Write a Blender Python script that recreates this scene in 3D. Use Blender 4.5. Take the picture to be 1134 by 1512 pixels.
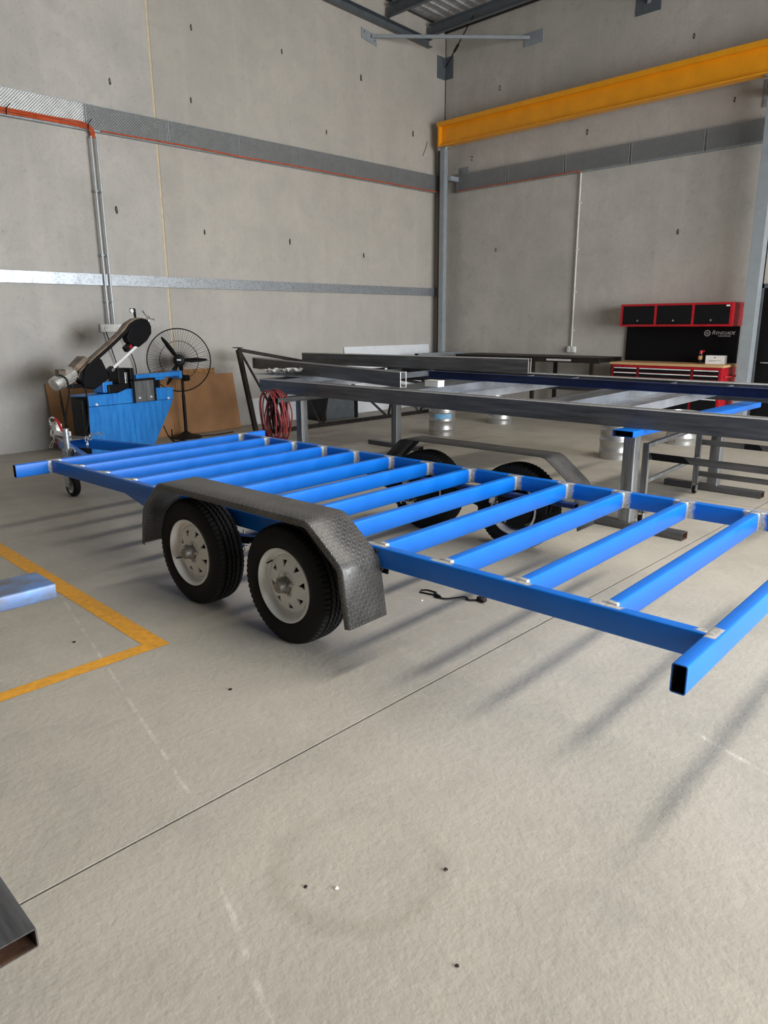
import bpy, bmesh, math, random
from mathutils import Vector, Matrix
random.seed(7)
SC = bpy.context.scene
for o in list(bpy.data.objects):
    bpy.data.objects.remove(o)
COL = SC.collection
PI = math.pi

# ------------------------------------------------------------------ camera
cam_d = bpy.data.cameras.new('camera')
cam_d.sensor_fit = 'VERTICAL'
cam_d.sensor_height = 36.0
cam_d.lens = 1072.69 / 1512 * 36.0
cam_d.clip_end = 200
cam = bpy.data.objects.new('camera', cam_d)
COL.objects.link(cam)
_yaw, _pitch, _roll = -0.782556604, 0.253847146, -0.00719082534
_f = Vector((math.sin(_yaw)*math.cos(_pitch), math.cos(_yaw)*math.cos(_pitch), -math.sin(_pitch)))
_r = Vector((math.cos(_yaw), -math.sin(_yaw), 0))
_u = _r.cross(_f)
_r2 = _r*math.cos(_roll) + _u*math.sin(_roll)
_u2 = -_r*math.sin(_roll) + _u*math.cos(_roll)
cam.matrix_world = Matrix(((_r2.x, _u2.x, -_f.x, 0), (_r2.y, _u2.y, -_f.y, 0), (_r2.z, _u2.z, -_f.z, 1.6), (0, 0, 0, 1)))
SC.camera = cam

# ------------------------------------------------------------------ light and exposure
SC.view_settings.view_transform = 'Standard'
SC.view_settings.look = 'None'
SC.view_settings.gamma = 1.0
SC.view_settings.use_curve_mapping = False
SC.view_settings.exposure = -0.82
world = bpy.data.worlds.new('sky')
SC.world = world
world.use_nodes = True
_nt = world.node_tree
_bg = _nt.nodes['Background']
_bg.inputs['Color'].default_value = (0.80, 0.90, 1.0, 1)
_bg.inputs['Strength'].default_value = 1.6

def area_light(name, loc, rot, sx, sy, power, col):
    d = bpy.data.lights.new(name, 'AREA')
    d.shape = 'RECTANGLE'
    d.size, d.size_y = sx, sy
    d.energy = power
    d.color = col
    o = bpy.data.objects.new(name, d)
    o.location = loc
    o.rotation_euler = rot
    COL.objects.link(o)
    return o
# daylight through the roller doorway in the right wall
door_light = area_light('doorway_daylight', (6.9, 5.2, 2.25), (0, math.radians(68), 0), 4.2, 8.0, 2150, (0.92, 0.96, 1.0))
door_light.data.spread = math.radians(130)
# daylight through the translucent roof sheet that runs across the unit
sky_light = area_light('skylight_daylight', (-0.62, 5.4, 6.95), (0, 0, 0), 0.8, 8.0, 410, (1.0, 0.95, 0.86))
sky_light.data.spread = math.radians(125)
# ------------------------------------------------------------------ material helpers
class NT:
    def __init__(s, name):
        s.m = bpy.data.materials.new(name)
        s.m.use_nodes = True
        s.t = s.m.node_tree
        s.b = s.t.nodes['Principled BSDF']
        s.tc = s.t.nodes.new('ShaderNodeTexCoord')
    def link(s, a, b):
        s.t.links.new(a, b)
    def val(s, sock, v):
        if isinstance(v, (int, float, tuple, list)):
            sock.default_value = v
        else:
            s.link(v, sock)
    def math(s, op, a, b=None, c=None, clamp=False):
        n = s.t.nodes.new('ShaderNodeMath'); n.operation = op; n.use_clamp = clamp
        s.val(n.inputs[0], a)
        if b is not None: s.val(n.inputs[1], b)
        if c is not None: s.val(n.inputs[2], c)
        return n.outputs[0]
    def vmath(s, op, a, b=None, sc=None):
        n = s.t.nodes.new('ShaderNodeVectorMath'); n.operation = op
        s.val(n.inputs[0], a)
        if b is not None: s.val(n.inputs[1], b)
        if sc is not None: s.val(n.inputs['Scale'], sc)
        return n.outputs['Value'] if op in ('DOT_PRODUCT', 'LENGTH', 'DISTANCE') else n.outputs[0]
    def mapping(s, scale=(1, 1, 1), loc=(0, 0, 0), src='Object'):
        n = s.t.nodes.new('ShaderNodeMapping')
        n.inputs['Scale'].default_value = scale
        n.inputs['Location'].default_value = loc
        s.link(s.tc.outputs[src], n.inputs[0])
        return n.outputs[0]
    def noise(s, scale, detail=4, rough=0.55, vec=None, dist=0.0):
        n = s.t.nodes.new('ShaderNodeTexNoise')
        n.inputs['Scale'].default_value = scale
        n.inputs['Detail'].default_value = detail
        n.inputs['Roughness'].default_value = rough
        n.inputs['Distortion'].default_value = dist
        s.link(vec if vec is not None else s.tc.outputs['Object'], n.inputs['Vector'])
        return n.outputs['Fac']
    def voronoi(s, scale, vec=None):
        n = s.t.nodes.new('ShaderNodeTexVoronoi')
        n.inputs['Scale'].default_value = scale
        s.link(vec if vec is not None else s.tc.outputs['Object'], n.inputs['Vector'])
        return n.outputs['Distance']
    def remap(s, v, a, b, c=0.0, d=1.0):
        n = s.t.nodes.new('ShaderNodeMapRange')
        n.clamp = True
        s.val(n.inputs[0], v)
        for i, x in enumerate((a, b, c, d)): n.inputs[i+1].default_value = x
        return n.outputs[0]
    def mix(s, fac, a, b, mode='MIX'):
        n = s.t.nodes.new('ShaderNodeMix'); n.data_type = 'RGBA'; n.blend_type = mode
        s.val(n.inputs[0], fac)
        s.val(n.inputs[6], c4(a)); s.val(n.inputs[7], c4(b))
        return n.outputs[2]
    def xyz(s, vec=None):
        n = s.t.nodes.new('ShaderNodeSeparateXYZ')
        s.link(vec if vec is not None else s.tc.outputs['Object'], n.inputs[0])
        return n.outputs
    def bump(s, h, strength=0.3, dist=0.01):
        n = s.t.nodes.new('ShaderNodeBump')
        n.inputs['Strength'].default_value = strength
        n.inputs['Distance'].default_value = dist
        s.link(h, n.inputs['Height'])
        s.link(n.outputs[0], s.b.inputs['Normal'])
    def set(s, col=None, rough=None, metal=None, spec=None):
        if col is not None: s.val(s.b.inputs['Base Color'], c4(col))
        if rough is not None: s.val(s.b.inputs['Roughness'], rough)
        if metal is not None: s.val(s.b.inputs['Metallic'], metal)
        if spec is not None: s.val(s.b.inputs['Specular IOR Level'], spec)
        return s

def c4(c):
    return (c[0], c[1], c[2], 1.0) if isinstance(c, (tuple, list)) and len(c) == 3 else c

def sr(r, g, b):
    f = lambda x: (x/255/12.92) if x/255 <= 0.04045 else ((x/255+0.055)/1.055)**2.4
    return (f(r), f(g), f(b))

def simple(name, col, rough=0.5, metal=0.0, var=0.12, scale=8.0, bump=0.0, bscale=80.0, stretch=(1, 1, 1), col2=None, spec=None):
    t = NT(name)
    n = t.noise(scale, 5, 0.6, t.mapping(stretch))
    if col2 is None:
        lo = tuple(x*(1-var) for x in col); hi = tuple(min(1, x*(1+var)) for x in col)
    else:
        lo, hi = col, col2
    t.set(t.mix(t.remap(n, 0.3, 0.7), lo, hi), t.remap(n, 0.2, 0.8, max(0, rough-0.06), min(1, rough+0.06)), metal, spec)
    if bump:
        t.bump(t.noise(bscale, 3), bump, 0.004)
    return t.m

# ---- concrete
XL_ = -10.01
def concrete_wall(name, axis):
    t = NT(name)
    st = (1.0, 2.2, 0.18) if axis == 'x' else (2.2, 1.0, 0.18)
    n1 = t.noise(0.5, 6, 0.62)
    n2 = t.noise(2.6, 6, 0.65, None, 0.6)
    n3 = t.noise(1.6, 5, 0.6, t.mapping(st))
    n4 = t.noise(9.0, 5, 0.7)
    c = t.mix(t.remap(n1, 0.36, 0.66), sr(186, 180, 171), sr(203, 196, 186))
    c = t.mix(t.remap(n2, 0.40, 0.72, 0, 0.55), c, sr(170, 166, 160))
    c = t.mix(t.remap(n3, 0.50, 0.74, 0, 0.45), c, sr(208, 200, 189))
    c = t.mix(t.remap(n4, 0.55, 0.80, 0, 0.35), c, sr(140, 135, 129))
    n5 = t.noise(38.0, 3, 0.6)
    c = t.mix(t.remap(n5, 0.60, 0.74, 0, 0.32), c, sr(112, 106, 100))
    if axis == 'x':
        X = t.xyz()
        c = t.mix(t.remap(X[1], 5.644, 5.646, 0.0, 0.30), c, sr(172, 160, 142))
        c = t.mix(t.remap(X[2], 2.6, 0.3, 0.0, 0.35), c, sr(176, 178, 182))  # cool doorway light painted into the lower wall colour
        for cy, cz, w, k in ((4.30, 1.47, 0.30, 0.75), (3.78, 0.98, 0.36, 0.8), (6.55, 0.95, 0.35, 0.45)):
            d = t.vmath('LENGTH', t.vmath('MULTIPLY', t.vmath('SUBTRACT', t.tc.outputs['Object'], (XL_, cy, cz)), (0, 1, 1.4)))
            c = t.mix(t.math('MULTIPLY', t.remap(d, 0.02, w, k, 0), t.remap(n2, 0.3, 0.55, 0.5, 1)), c, sr(104, 88, 70))
    t.set(c, 0.85, 0.0, 0.25)
    t.bump(t.math('ADD', t.math('MULTIPLY', n4, 0.6), n5), 0.25, 0.006)
    return t.m

def seg(t, pos, a, b, w, soft, nz):
    pa = t.vmath('SUBTRACT', pos, (a[0], a[1], 0))
    ba = (b[0]-a[0], b[1]-a[1], 0)
    L2 = ba[0]**2 + ba[1]**2
    h = t.math('DIVIDE', t.vmath('DOT_PRODUCT', pa, ba), L2, clamp=True)
    d = t.vmath('LENGTH', t.vmath('SUBTRACT', pa, t.vmath('SCALE', ba, sc=h)))
    m = t.remap(d, w, w+soft, 1, 0)
    return t.math('MULTIPLY', m, nz)

def floor_mat():
    t = NT('floor_concrete')
    geo = t.t.nodes.new('ShaderNodeNewGeometry')
    P = geo.outputs['Position']
    pos = t.vmath('MULTIPLY', P, (1, 1, 0))
    n1 = t.noise(0.55, 6, 0.62, P, 0.4)
    n2 = t.noise(2.2, 6, 0.65, P)
    n3 = t.noise(13.0, 5, 0.65, P)
    n4 = t.noise(95.0, 3, 0.6, P)
    n5 = t.noise(34.0, 2, 0.5, P)
    c = t.mix(t.remap(n1, 0.35, 0.66), sr(167, 161, 149), sr(183, 176, 163))
    c = t.mix(t.remap(n2, 0.45, 0.75, 0, 0.55), c, sr(148, 144, 136))
    c = t.mix(t.remap(n3, 0.50, 0.8, 0, 0.30), c, sr(196, 189, 176))
    c = t.mix(t.remap(n4, 0.62, 0.75, 0, 0.30), c, sr(130, 124, 112))
    # round scuff left by a dragged tyre
    d = t.vmath('DISTANCE', pos, (-1.385, 1.27, 0))
    ring = t.remap(t.math('ABSOLUTE', t.math('SUBTRACT', d, 0.245)), 0.012, 0.05, 1, 0)
    side = t.remap(t.vmath('DOT_PRODUCT', t.vmath('SUBTRACT', pos, (-1.385, 1.27, 0)), (0.55, -0.83, 0)), -0.24, 0.02, 0.25, 1)
    c = t.mix(t.math('MULTIPLY', t.math('MULTIPLY', ring, side), t.remap(n2, 0.25, 0.6, 0.08, 0.34)), c, sr(138, 126, 111))
    # pale scratches
    nz = t.remap(n3, 0.42, 0.66, 0.0, 0.5)
    for a, b, w in (((-1.62, 0.935), (-1.13, 0.76), 0.004), ((-4.35, 1.566), (-3.2, 1.33), 0.003), ((-3.2, 1.33), (-2.05, 1.09), 0.003), ((-0.95, 2.72), (-0.62, 2.62), 0.006)):
        c = t.mix(seg(t, pos, a, b, w, 0.008, nz), c, sr(226, 221, 210))
    # brown streaks, stronger towards the left wall
    streaks = t.remap(t.noise(0.9, 4, 0.6, t.vmath('MULTIPLY', P, (2.2, 0.35, 1))), 0.55, 0.75, 0, 0.35)
    far = t.remap(t.xyz(P)[0], -3.5, -6.5, 0, 1)
    c = t.mix(t.math('MULTIPLY', streaks, far), c, sr(120, 108, 90))
    t.set(c, t.remap(n2, 0.3, 0.7, 0.5, 0.68), 0.0, 0.3)
    h = t.math('ADD', t.math('MULTIPLY', n5, 0.8), t.math('ADD', t.math('MULTIPLY', n3, 0.5), t.math('MULTIPLY', n4, 0.35)))
    t.bump(h, 0.45, 0.006)
    return t.m

# ---- painted and bare steel
BLUE = (0.0008, 0.140, 0.60)
BLUE2 = (0.001, 0.165, 0.68)
def blue_paint(name, bare=None):
    t = NT(name)
    n = t.noise(3.0, 4, 0.6)
    n2 = t.noise(26.0, 5, 0.65)
    c = t.mix(t.remap(n, 0.35, 0.65), BLUE, BLUE2)
    rough = t.remap(n, 0.3, 0.7, 0.30, 0.42)
    if bare:
        m = bare(t)
        m = t.math('MULTIPLY', m, t.remap(n2, 0.25, 0.45, 0.72, 1.0))
        steel = t.mix(t.remap(t.noise(60.0, 3), 0.35, 0.65), (0.42, 0.41, 0.39), (0.72, 0.71, 0.68))
        c = t.mix(m, c, steel)
        t.set(c, t.math('ADD', rough, t.math('MULTIPLY', m, 0.12)), t.math('MULTIPLY', m, 0.55))
    else:
        t.set(c, rough, 0.0, 0.3)
    t.bump(t.noise(160.0, 2), 0.05, 0.002)
    return t.m

def bare_rail(inner_lo):
    def f(t):
        X = t.xyz()
        q = t.math('FRACT', t.math('ADD', t.math('DIVIDE', t.math('ADD', X[0], 5.07), 0.39), 0.5+0.064))
        d = t.math('MULTIPLY', t.math('ABSOLUTE', t.math('SUBTRACT', q, 0.5)), 0.39)
        wob = t.math('ADD', d, t.math('MULTIPLY', t.math('SUBTRACT', t.noise(18.0, 3), 0.5), 0.05))
        m = t.remap(wob, 0.050, 0.066, 1, 0)
        y = t.math('ADD', X[1], t.math('MULTIPLY', t.math('SUBTRACT', t.noise(22.0, 3), 0.5), 0.012))
        s = t.remap(y, 0.012, 0.018, 0, 1) if inner_lo else t.remap(y, 0.036, 0.030, 0, 1)
        return t.math('MULTIPLY', m, s)
    return f
def bare_ends(cs, w, inner=False):
    def f(t):
        y = t.math('ADD', t.xyz()[1], t.math('MULTIPLY', t.math('SUBTRACT', t.noise(20.0, 3), 0.5), 0.035))
        m = None
        for c in cs:
            a = t.remap(t.math('ABSOLUTE', t.math('SUBTRACT', y, c)), w-0.006, w+0.006, 1, 0)
            m = a if m is None else t.math('MAXIMUM', m, a)
        if inner:
            m = t.math('MULTIPLY', m, t.remap(t.xyz()[0], -0.006, -0.010, 0, 1))
        return m
    return f

def mill_steel(name, col=(0.115, 0.115, 0.118), axis=0, rough=0.42):
    t = NT(name)
    st = [9.0, 9.0, 9.0]; st[axis] = 0.7
    n = t.noise(2.5, 6, 0.65, t.mapping(tuple(st)))
    n2 = t.noise(30.0, 4, 0.6)
    c = t.mix(t.remap(n, 0.33, 0.68), tuple(x*0.62 for x in col), tuple(x*1.45 for x in col))
    c = t.mix(t.remap(n2, 0.62, 0.8, 0, 0.35), c, (0.16, 0.10, 0.06))
    t.set(c, t.remap(n, 0.3, 0.7, rough-0.08, rough+0.1), 0.55)
    return t.m

def galv(name, col=(0.46, 0.49, 0.52), rough=0.38, metal=0.75):
    t = NT(name)
    v = t.voronoi(28.0)
    n = t.noise(5.0, 5, 0.6)
    c = t.mix(t.remap(v, 0.1, 0.6), tuple(x*0.8 for x in col), tuple(min(1, x*1.15) for x in col))
    c = t.mix(t.remap(n, 0.4, 0.75, 0, 0.4), c, tuple(x*0.6 for x in col))
    t.set(c, t.remap(n, 0.3, 0.7, rough-0.08, rough+0.1), metal)
    return t.m

def checker_plate(name='checker_plate_steel', k=1.0, metal=0.45):
    t = NT(name)
    sc_ = lambda c: tuple(x*k for x in c)
    uv = t.tc.outputs['UV']
    X = t.xyz(t.vmath('SCALE', uv, sc=1/0.021))
    fx, fy = t.math('FRACT', X[0]), t.math('FRACT', X[1])
    par = t.math('MODULO', t.math('ADD', t.math('FLOOR', X[0]), t.math('FLOOR', X[1])), 2.0)
    lx, ly = t.math('SUBTRACT', fx, 0.5), t.math('SUBTRACT', fy, 0.5)
    p, q = t.math('ADD', lx, ly), t.math('SUBTRACT', lx, ly)
    inv = t.math('SUBTRACT', 1.0, par)
    a = t.math('ADD', t.math('MULTIPLY', p, par), t.math('MULTIPLY', q, inv))
    b = t.math('ADD', t.math('MULTIPLY', q, par), t.math('MULTIPLY', p, inv))
    e = t.math('ADD', t.math('POWER', t.math('DIVIDE', a, 0.85), 2.0), t.math('POWER', t.math('DIVIDE', b, 0.22), 2.0))
    hgt = t.remap(e, 0.35, 1.0, 1, 0)
    n = t.noise(7.0, 5, 0.65)
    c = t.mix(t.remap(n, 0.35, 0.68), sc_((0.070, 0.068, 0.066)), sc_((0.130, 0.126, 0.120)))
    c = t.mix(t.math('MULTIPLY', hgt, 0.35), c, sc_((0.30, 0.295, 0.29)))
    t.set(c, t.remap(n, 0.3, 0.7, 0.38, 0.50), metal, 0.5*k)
    t.bump(hgt, 0.65, 0.003)
    return t.m

M = {}
M['wall_l'] = concrete_wall('precast_concrete_left', 'x')
M['wall_r'] = concrete_wall('precast_concrete_rear', 'y')
M['floor'] = floor_mat()
M['blue'] = blue_paint('blue_steel_paint')
M['blue_near'] = blue_paint('blue_rail_paint_near', bare_rail(True))
M['blue_far'] = blue_paint('blue_rail_paint_far', bare_rail(False))
M['blue_cross'] = blue_paint('blue_cross_member_paint', bare_ends((0.0, 1.8), 0.030))
M['blue_end'] = blue_paint('blue_end_member_paint', bare_ends((0.03, 1.87), 0.055))
M['blue_tail'] = blue_paint('blue_tail_member_paint', bare_ends((0.03, 1.87), 0.055, True))
M['navy'] = simple('dark_blue_paint', (0.006, 0.018, 0.085), 0.4, var=0.25)
M['steel_x'] = mill_steel('mill_scale_steel_lengthwise', axis=0)
M['steel_y'] = mill_steel('mill_scale_steel_crosswise', axis=1)
M['steel_z'] = mill_steel('mill_scale_steel_upright', (0.20, 0.205, 0.21), axis=2, rough=0.35)
M['bright'] = simple('pale_bright_steel', (0.66, 0.64, 0.60), 0.4, 0.15, scale=20)  # pale colour that paints in edge glints on the channels
M['black_steel'] = mill_steel('dark_rusty_steel', (0.030, 0.025, 0.022), 2, 0.55)
M['rust'] = simple('rusty_tube_inside', (0.10, 0.045, 0.022), 0.85, var=0.5, scale=18)
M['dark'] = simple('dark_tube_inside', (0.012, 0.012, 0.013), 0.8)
M['galv'] = galv('galvanised_steel')
M['galv_dull'] = galv('dull_galvanised_steel', (0.36, 0.385, 0.40), 0.5, 0.55)
M['galv_sheet'] = simple('bright_galvanised_sheet', (0.50, 0.54, 0.60), 0.25, 0.8, var=0.3, scale=3, stretch=(7, 0.8, 1))
M['galv_mesh'] = simple('grey_mesh_steel', (0.26, 0.27, 0.27), 0.5, 0.3)
M['galv_sheen'] = simple('sheen_mesh_steel', (0.80, 0.81, 0.79), 0.4, 0.3)  # same mesh in a lighter colour, standing in for sheen
M['low_bounce'] = simple('dark_low_bounce_wall', (0.05, 0.055, 0.06), 0.6)  # dark colour invented for the unseen front wall to lower bounce light
M['zinc'] = simple('bright_zinc_plating', (0.70, 0.70, 0.68), 0.25, 0.9, scale=25)
M['checker'] = checker_plate()
M['checker_dark'] = checker_plate('black_checker_plate', 0.4, 0.1)  # same plate pattern with its colours scaled darker
M['tyre'] = simple('tyre_rubber', (0.007, 0.007, 0.007), 0.7, var=0.3, scale=30, bump=0.1, spec=0.25)
M['white_rim'] = simple('white_rim_enamel', (0.84, 0.83, 0.80), 0.25, var=0.04)
M['hub'] = simple('dull_hub_steel', (0.25, 0.235, 0.21), 0.5, 0.6, var=0.3, scale=30)
M['black'] = simple('black_paint', (0.006, 0.006, 0.007), 0.45, spec=0.25)
M['black_matt'] = simple('black_plastic', (0.004, 0.004, 0.005), 0.55, spec=0.2)
M['yellow_beam'] = simple('yellow_beam_enamel', sr(240, 160, 20), 0.38, var=0.08, scale=4)
M['yellow_line'] = simple('worn_yellow_floor_paint', sr(226, 160, 48), 0.65, var=0.16, scale=24, bump=0.25, bscale=60)
M['grey_col'] = simple('grey_blue_column_paint', sr(150, 156, 160), 0.4, var=0.08)
M['grey_steel'] = simple('grey_roof_steel_paint', sr(92, 98, 102), 0.45, var=0.15)
M['oxide'] = simple('brown_primer', sr(88, 74, 62), 0.7, var=0.2)
M['sealant'] = simple('cream_joint_sealant', sr(214, 194, 164), 0.8, var=0.12, scale=14, bump=0.3)
M['conduit_w'] = simple('white_conduit', (0.70, 0.68, 0.62), 0.45)
M['conduit_g'] = simple('grey_conduit', (0.52, 0.54, 0.55), 0.35, 0.2)
M['orange'] = simple('orange_cable', sr(206, 92, 52), 0.5, var=0.2)
M['foil'] = simple('foil_roof_lining', (0.50, 0.50, 0.50), 0.5, 0.25, var=0.35, scale=6, stretch=(1, 6, 1))
M['red'] = simple('red_enamel', (0.44, 0.010, 0.018), 0.3, var=0.15)
M['red_hose'] = simple('red_rubber_hose', (0.24, 0.028, 0.030), 0.42, var=0.3, scale=16)
M['saw_blue'] = None
M['timber'] = simple('pale_timber_top', sr(205, 164, 116), 0.5, stretch=(1, 14, 14), var=0.2)
M['mdf'] = simple('brown_fibreboard', sr(168, 124, 84), 0.8, var=0.14, scale=3)
M['osb'] = simple('strand_board', sr(196, 150, 98), 0.8, col2=sr(132, 88, 48), scale=40)
M['white_panel'] = simple('white_laminate', (0.82, 0.83, 0.85), 0.3, var=0.03)
M['paper'] = simple('white_paper', (0.78, 0.76, 0.72), 0.7, var=0.06)
M['tan'] = simple('worn_tan_paint', sr(66, 58, 52), 0.5, col2=sr(150, 130, 110), scale=7)
M['silver'] = simple('cast_aluminium', (0.62, 0.60, 0.57), 0.35, 0.7, var=0.2, scale=20)
M['white_metal'] = simple('white_painted_metal', (0.78, 0.78, 0.76), 0.35)
M['recess'] = simple('dark_pocket_concrete', sr(62, 56, 50), 0.9)
M['lettering'] = simple('silver_lettering', (0.62, 0.62, 0.63), 0.4)
M['skylight'] = simple('translucent_roof_sheet', (0.85, 0.85, 0.8), 0.4)
M['light_blue'] = simple('pale_blue_label', sr(120, 176, 214), 0.45, var=0.2, scale=25)
M['keg'] = simple('stainless_keg_steel', (0.50, 0.49, 0.47), 0.36, 0.75, var=0.08, scale=8)

def worn_blue():
    t = NT('worn_blue_machine_enamel')
    n = t.noise(3.5, 5, 0.65, t.mapping((5, 5, 0.8)))
    n2 = t.noise(14.0, 5, 0.7)
    c = t.mix(t.remap(n, 0.35, 0.7), (0.012, 0.15, 0.50), (0.03, 0.26, 0.66))
    c = t.mix(t.remap(n2, 0.62, 0.76, 0, 0.6), c, (0.01, 0.05, 0.14))
    t.set(c, t.remap(n2, 0.3, 0.7, 0.3, 0.5), 0.0)
    return t.m
M['saw_blue'] = worn_blue()
def blue_grey_mix():
    t = NT('patchy_blue_grey_steel')
    n = t.noise(7.0, 5, 0.65, t.mapping((1, 0.5, 1)))
    c = t.mix(t.remap(n, 0.42, 0.60), (0.10, 0.22, 0.50), (0.12, 0.12, 0.13))  # blue and grey patches mixed by noise
    t.set(c, t.remap(n, 0.3, 0.7, 0.3, 0.5), 0.25)
    return t.m
M['blue_grey'] = blue_grey_mix()

# ------------------------------------------------------------------ mesh builder
class MB:
    def __init__(s):
        s.v, s.f, s.mi, s.uv = [], [], [], {}
        s.cur = 0
    def add(s, vs, fs):
        o = len(s.v)
        s.v += [tuple(x) for x in vs]
        for f in fs:
            s.f.append(tuple(i+o for i in f)); s.mi.append(s.cur)
        return s
    def box(s, x0, x1, y0, y1, z0, z1):
        vs = [(x, y, z) for z in (z0, z1) for y in (y0, y1) for x in (x0, x1)]
        return s.add(vs, [(0, 2, 3, 1), (4, 5, 7, 6), (0, 1, 5, 4), (2, 6, 7, 3), (0, 4, 6, 2), (1, 3, 7, 5)])
    def sweep(s, outer, P0, P1, up=(0, 0, 1), inner=None, inner_mat=None):
        P0, P1 = Vector(P0), Vector(P1); d = (P1-P0).normalized(); up = Vector(up)
        sd = d.cross(up).normalized(); u = sd.cross(d)
        pt = lambda P, q: P + sd*q[0] + u*q[1]
        n = len(outer)
        vs = [pt(P0, q) for q in outer] + [pt(P1, q) for q in outer]
        fs = [(i, (i+1) % n, n+(i+1) % n, n+i) for i in range(n)]
        if inner is None:
            fs += [tuple(range(n))[::-1], tuple(range(n, 2*n))]
            return s.add(vs, fs)
        vs += [pt(P0, q) for q in inner] + [pt(P1, q) for q in inner]
        fs += [(i, 2*n+i, 2*n+(i+1) % n, (i+1) % n) for i in range(n)]
        fs += [(n+i, n+(i+1) % n, 3*n+(i+1) % n, 3*n+i) for i in range(n)]
        s.add(vs, fs)
        o = len(s.v) - 4*n
        c = s.cur
        if inner_mat is not None: s.cur = inner_mat
        for i in range(n):
            s.f.append((o+2*n+i, o+3*n+i, o+3*n+(i+1) % n, o+2*n+(i+1) % n)); s.mi.append(s.cur)
        s.cur = c
        return s
    def rhs(s, P0, P1, w, h, t=0.004, r=0.008, up=(0, 0, 1), inner_mat=None):
        return s.sweep(rrect(w, h, r), P0, P1, up, rrect(w-2*t, h-2*t, max(r-t, 0.002)), inner_mat)
    def bar(s, P0, P1, w, h, up=(0, 0, 1), r=0.0):
        q = rrect(w, h, r) if r else [(-w/2, -h/2), (w/2, -h/2), (w/2, h/2), (-w/2, h/2)]
        return s.sweep(q, P0, P1, up)
    def channel(s, P0, P1, web, fl, t=0.006, up=(0, 0, 1), side=1):
        # web upright, flanges pointing to side*right
        a, h = fl*side, web/2
        tt = t*side
        q = [(0, -h), (a, -h), (a, -h+t), (tt, -h+t), (tt, h-t), (a, h-t), (a, h), (0, h)]
        if side < 0: q = q[::-1]
        return s.sweep(q, P0, P1, up)
    def ibeam(s, P0, P1, h, b, tf, tw, up=(0, 0, 1)):
        H, B, w = h/2, b/2, tw/2
        q = [(-B, -H), (B, -H), (B, -H+tf), (w, -H+tf), (w, H-tf), (B, H-tf), (B, H), (-B, H), (-B, H-tf), (-w, H-tf), (-w, -H+tf), (-B, -H+tf)]
        return s.sweep(q, P0, P1, up)
    def tube(s, pts, r, n=8, closed=False):
        pts = [Vector(p) for p in pts]
        N = len(pts); prev = None; vs = []
        for i, p in enumerate(pts):
            if closed: d = pts[(i+1) % N] - pts[i-1]
            else: d = pts[min(i+1, N-1)] - pts[max(i-1, 0)]
            d.normalize()
            if prev is None:
                a = Vector((0, 0, 1)) if abs(d.z) < 0.9 else Vector((1, 0, 0))
                prev = d.cross(a).normalized()
            else:
                prev = (prev - d*prev.dot(d)).normalized()
            b = d.cross(prev)
            rr = r[i] if isinstance(r, (list, tuple)) else r
            vs += [p + (prev*math.cos(2*PI*k/n) + b*math.sin(2*PI*k/n))*rr for k in range(n)]
        fs = []
        for i in range(N if closed else N-1):
            j = (i+1) % N
            fs += [(i*n+k, i*n+(k+1) % n, j*n+(k+1) % n, j*n+k) for k in range(n)]
        if not closed:
            fs += [tuple(range(n))[::-1], tuple((N-1)*n+k for k in range(n))]
        return s.add(vs, fs)
    def lathe(s, prof, n=32, axis='y', c=(0, 0, 0), closed=False):
        # prof: (axial, radius)
        vs = []
        for k in range(n):
            a = 2*PI*k/n
            for h, r in prof:
                if axis == 'y': vs.append((c[0]+r*math.cos(a), c[1]+h, c[2]+r*math.sin(a)))
                elif axis == 'z': vs.append((c[0]+r*math.cos(a), c[1]+r*math.sin(a), c[2]+h))
                else: vs.append((c[0]+h, c[1]+r*math.cos(a), c[2]+r*math.sin(a)))
        m = len(prof); fs = []
        for k in range(n):
            j = (k+1) % n
            for i in range(m if closed else m-1):
                i2 = (i+1) % m
                fs.append((k*m+i, k*m+i2, j*m+i2, j*m+i))
        return s.add(vs, fs)
    def poly(s, pts, y0, y1, plane='xz'):
        # extruded polygon, pts in (x,z), thickness along y
        n = len(pts)
        mk = (lambda p, h: (p[0], h, p[1])) if plane == 'xz' else ((lambda p, h: (p[0], p[1], h)) if plane == 'xy' else (lambda p, h: (h, p[0], p[1])))
        vs = [mk(p, y0) for p in pts] + [mk(p, y1) for p in pts]
        fs = [tuple(range(n)), tuple(range(n, 2*n))[::-1]] + [(i, n+i, n+(i+1) % n, (i+1) % n) for i in range(n)]
        return s.add(vs, fs)
    def build(s, name, mats, parent=None, loc=(0, 0, 0), rot=(0, 0, 0), smooth=None, bevel=0.0, seg=2):
        me = bpy.data.meshes.new(name)
        me.from_pydata(s.v, [], s.f)
        bm = bmesh.new(); bm.from_mesh(me)
        bmesh.ops.recalc_face_normals(bm, faces=bm.faces)
        bm.to_mesh(me); bm.free()
        if not isinstance(mats, (list, tuple)): mats = [mats]
        for m in mats: me.materials.append(m)
        if len(mats) > 1: me.polygons.foreach_set('material_index', s.mi)
        if smooth is not None:
            me.polygons.foreach_set('use_smooth', [True]*len(me.polygons))
            me.set_sharp_from_angle(angle=math.radians(smooth))
        o = bpy.data.objects.new(name, me)
        COL.objects.link(o)
        o.location = loc; o.rotation_euler = rot
        if parent: o.parent = parent
        if bevel:
            b = o.modifiers.new('bevel', 'BEVEL'); b.width = bevel; b.segments = seg; b.limit_method = 'ANGLE'; b.angle_limit = math.radians(40)
        return o

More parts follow.
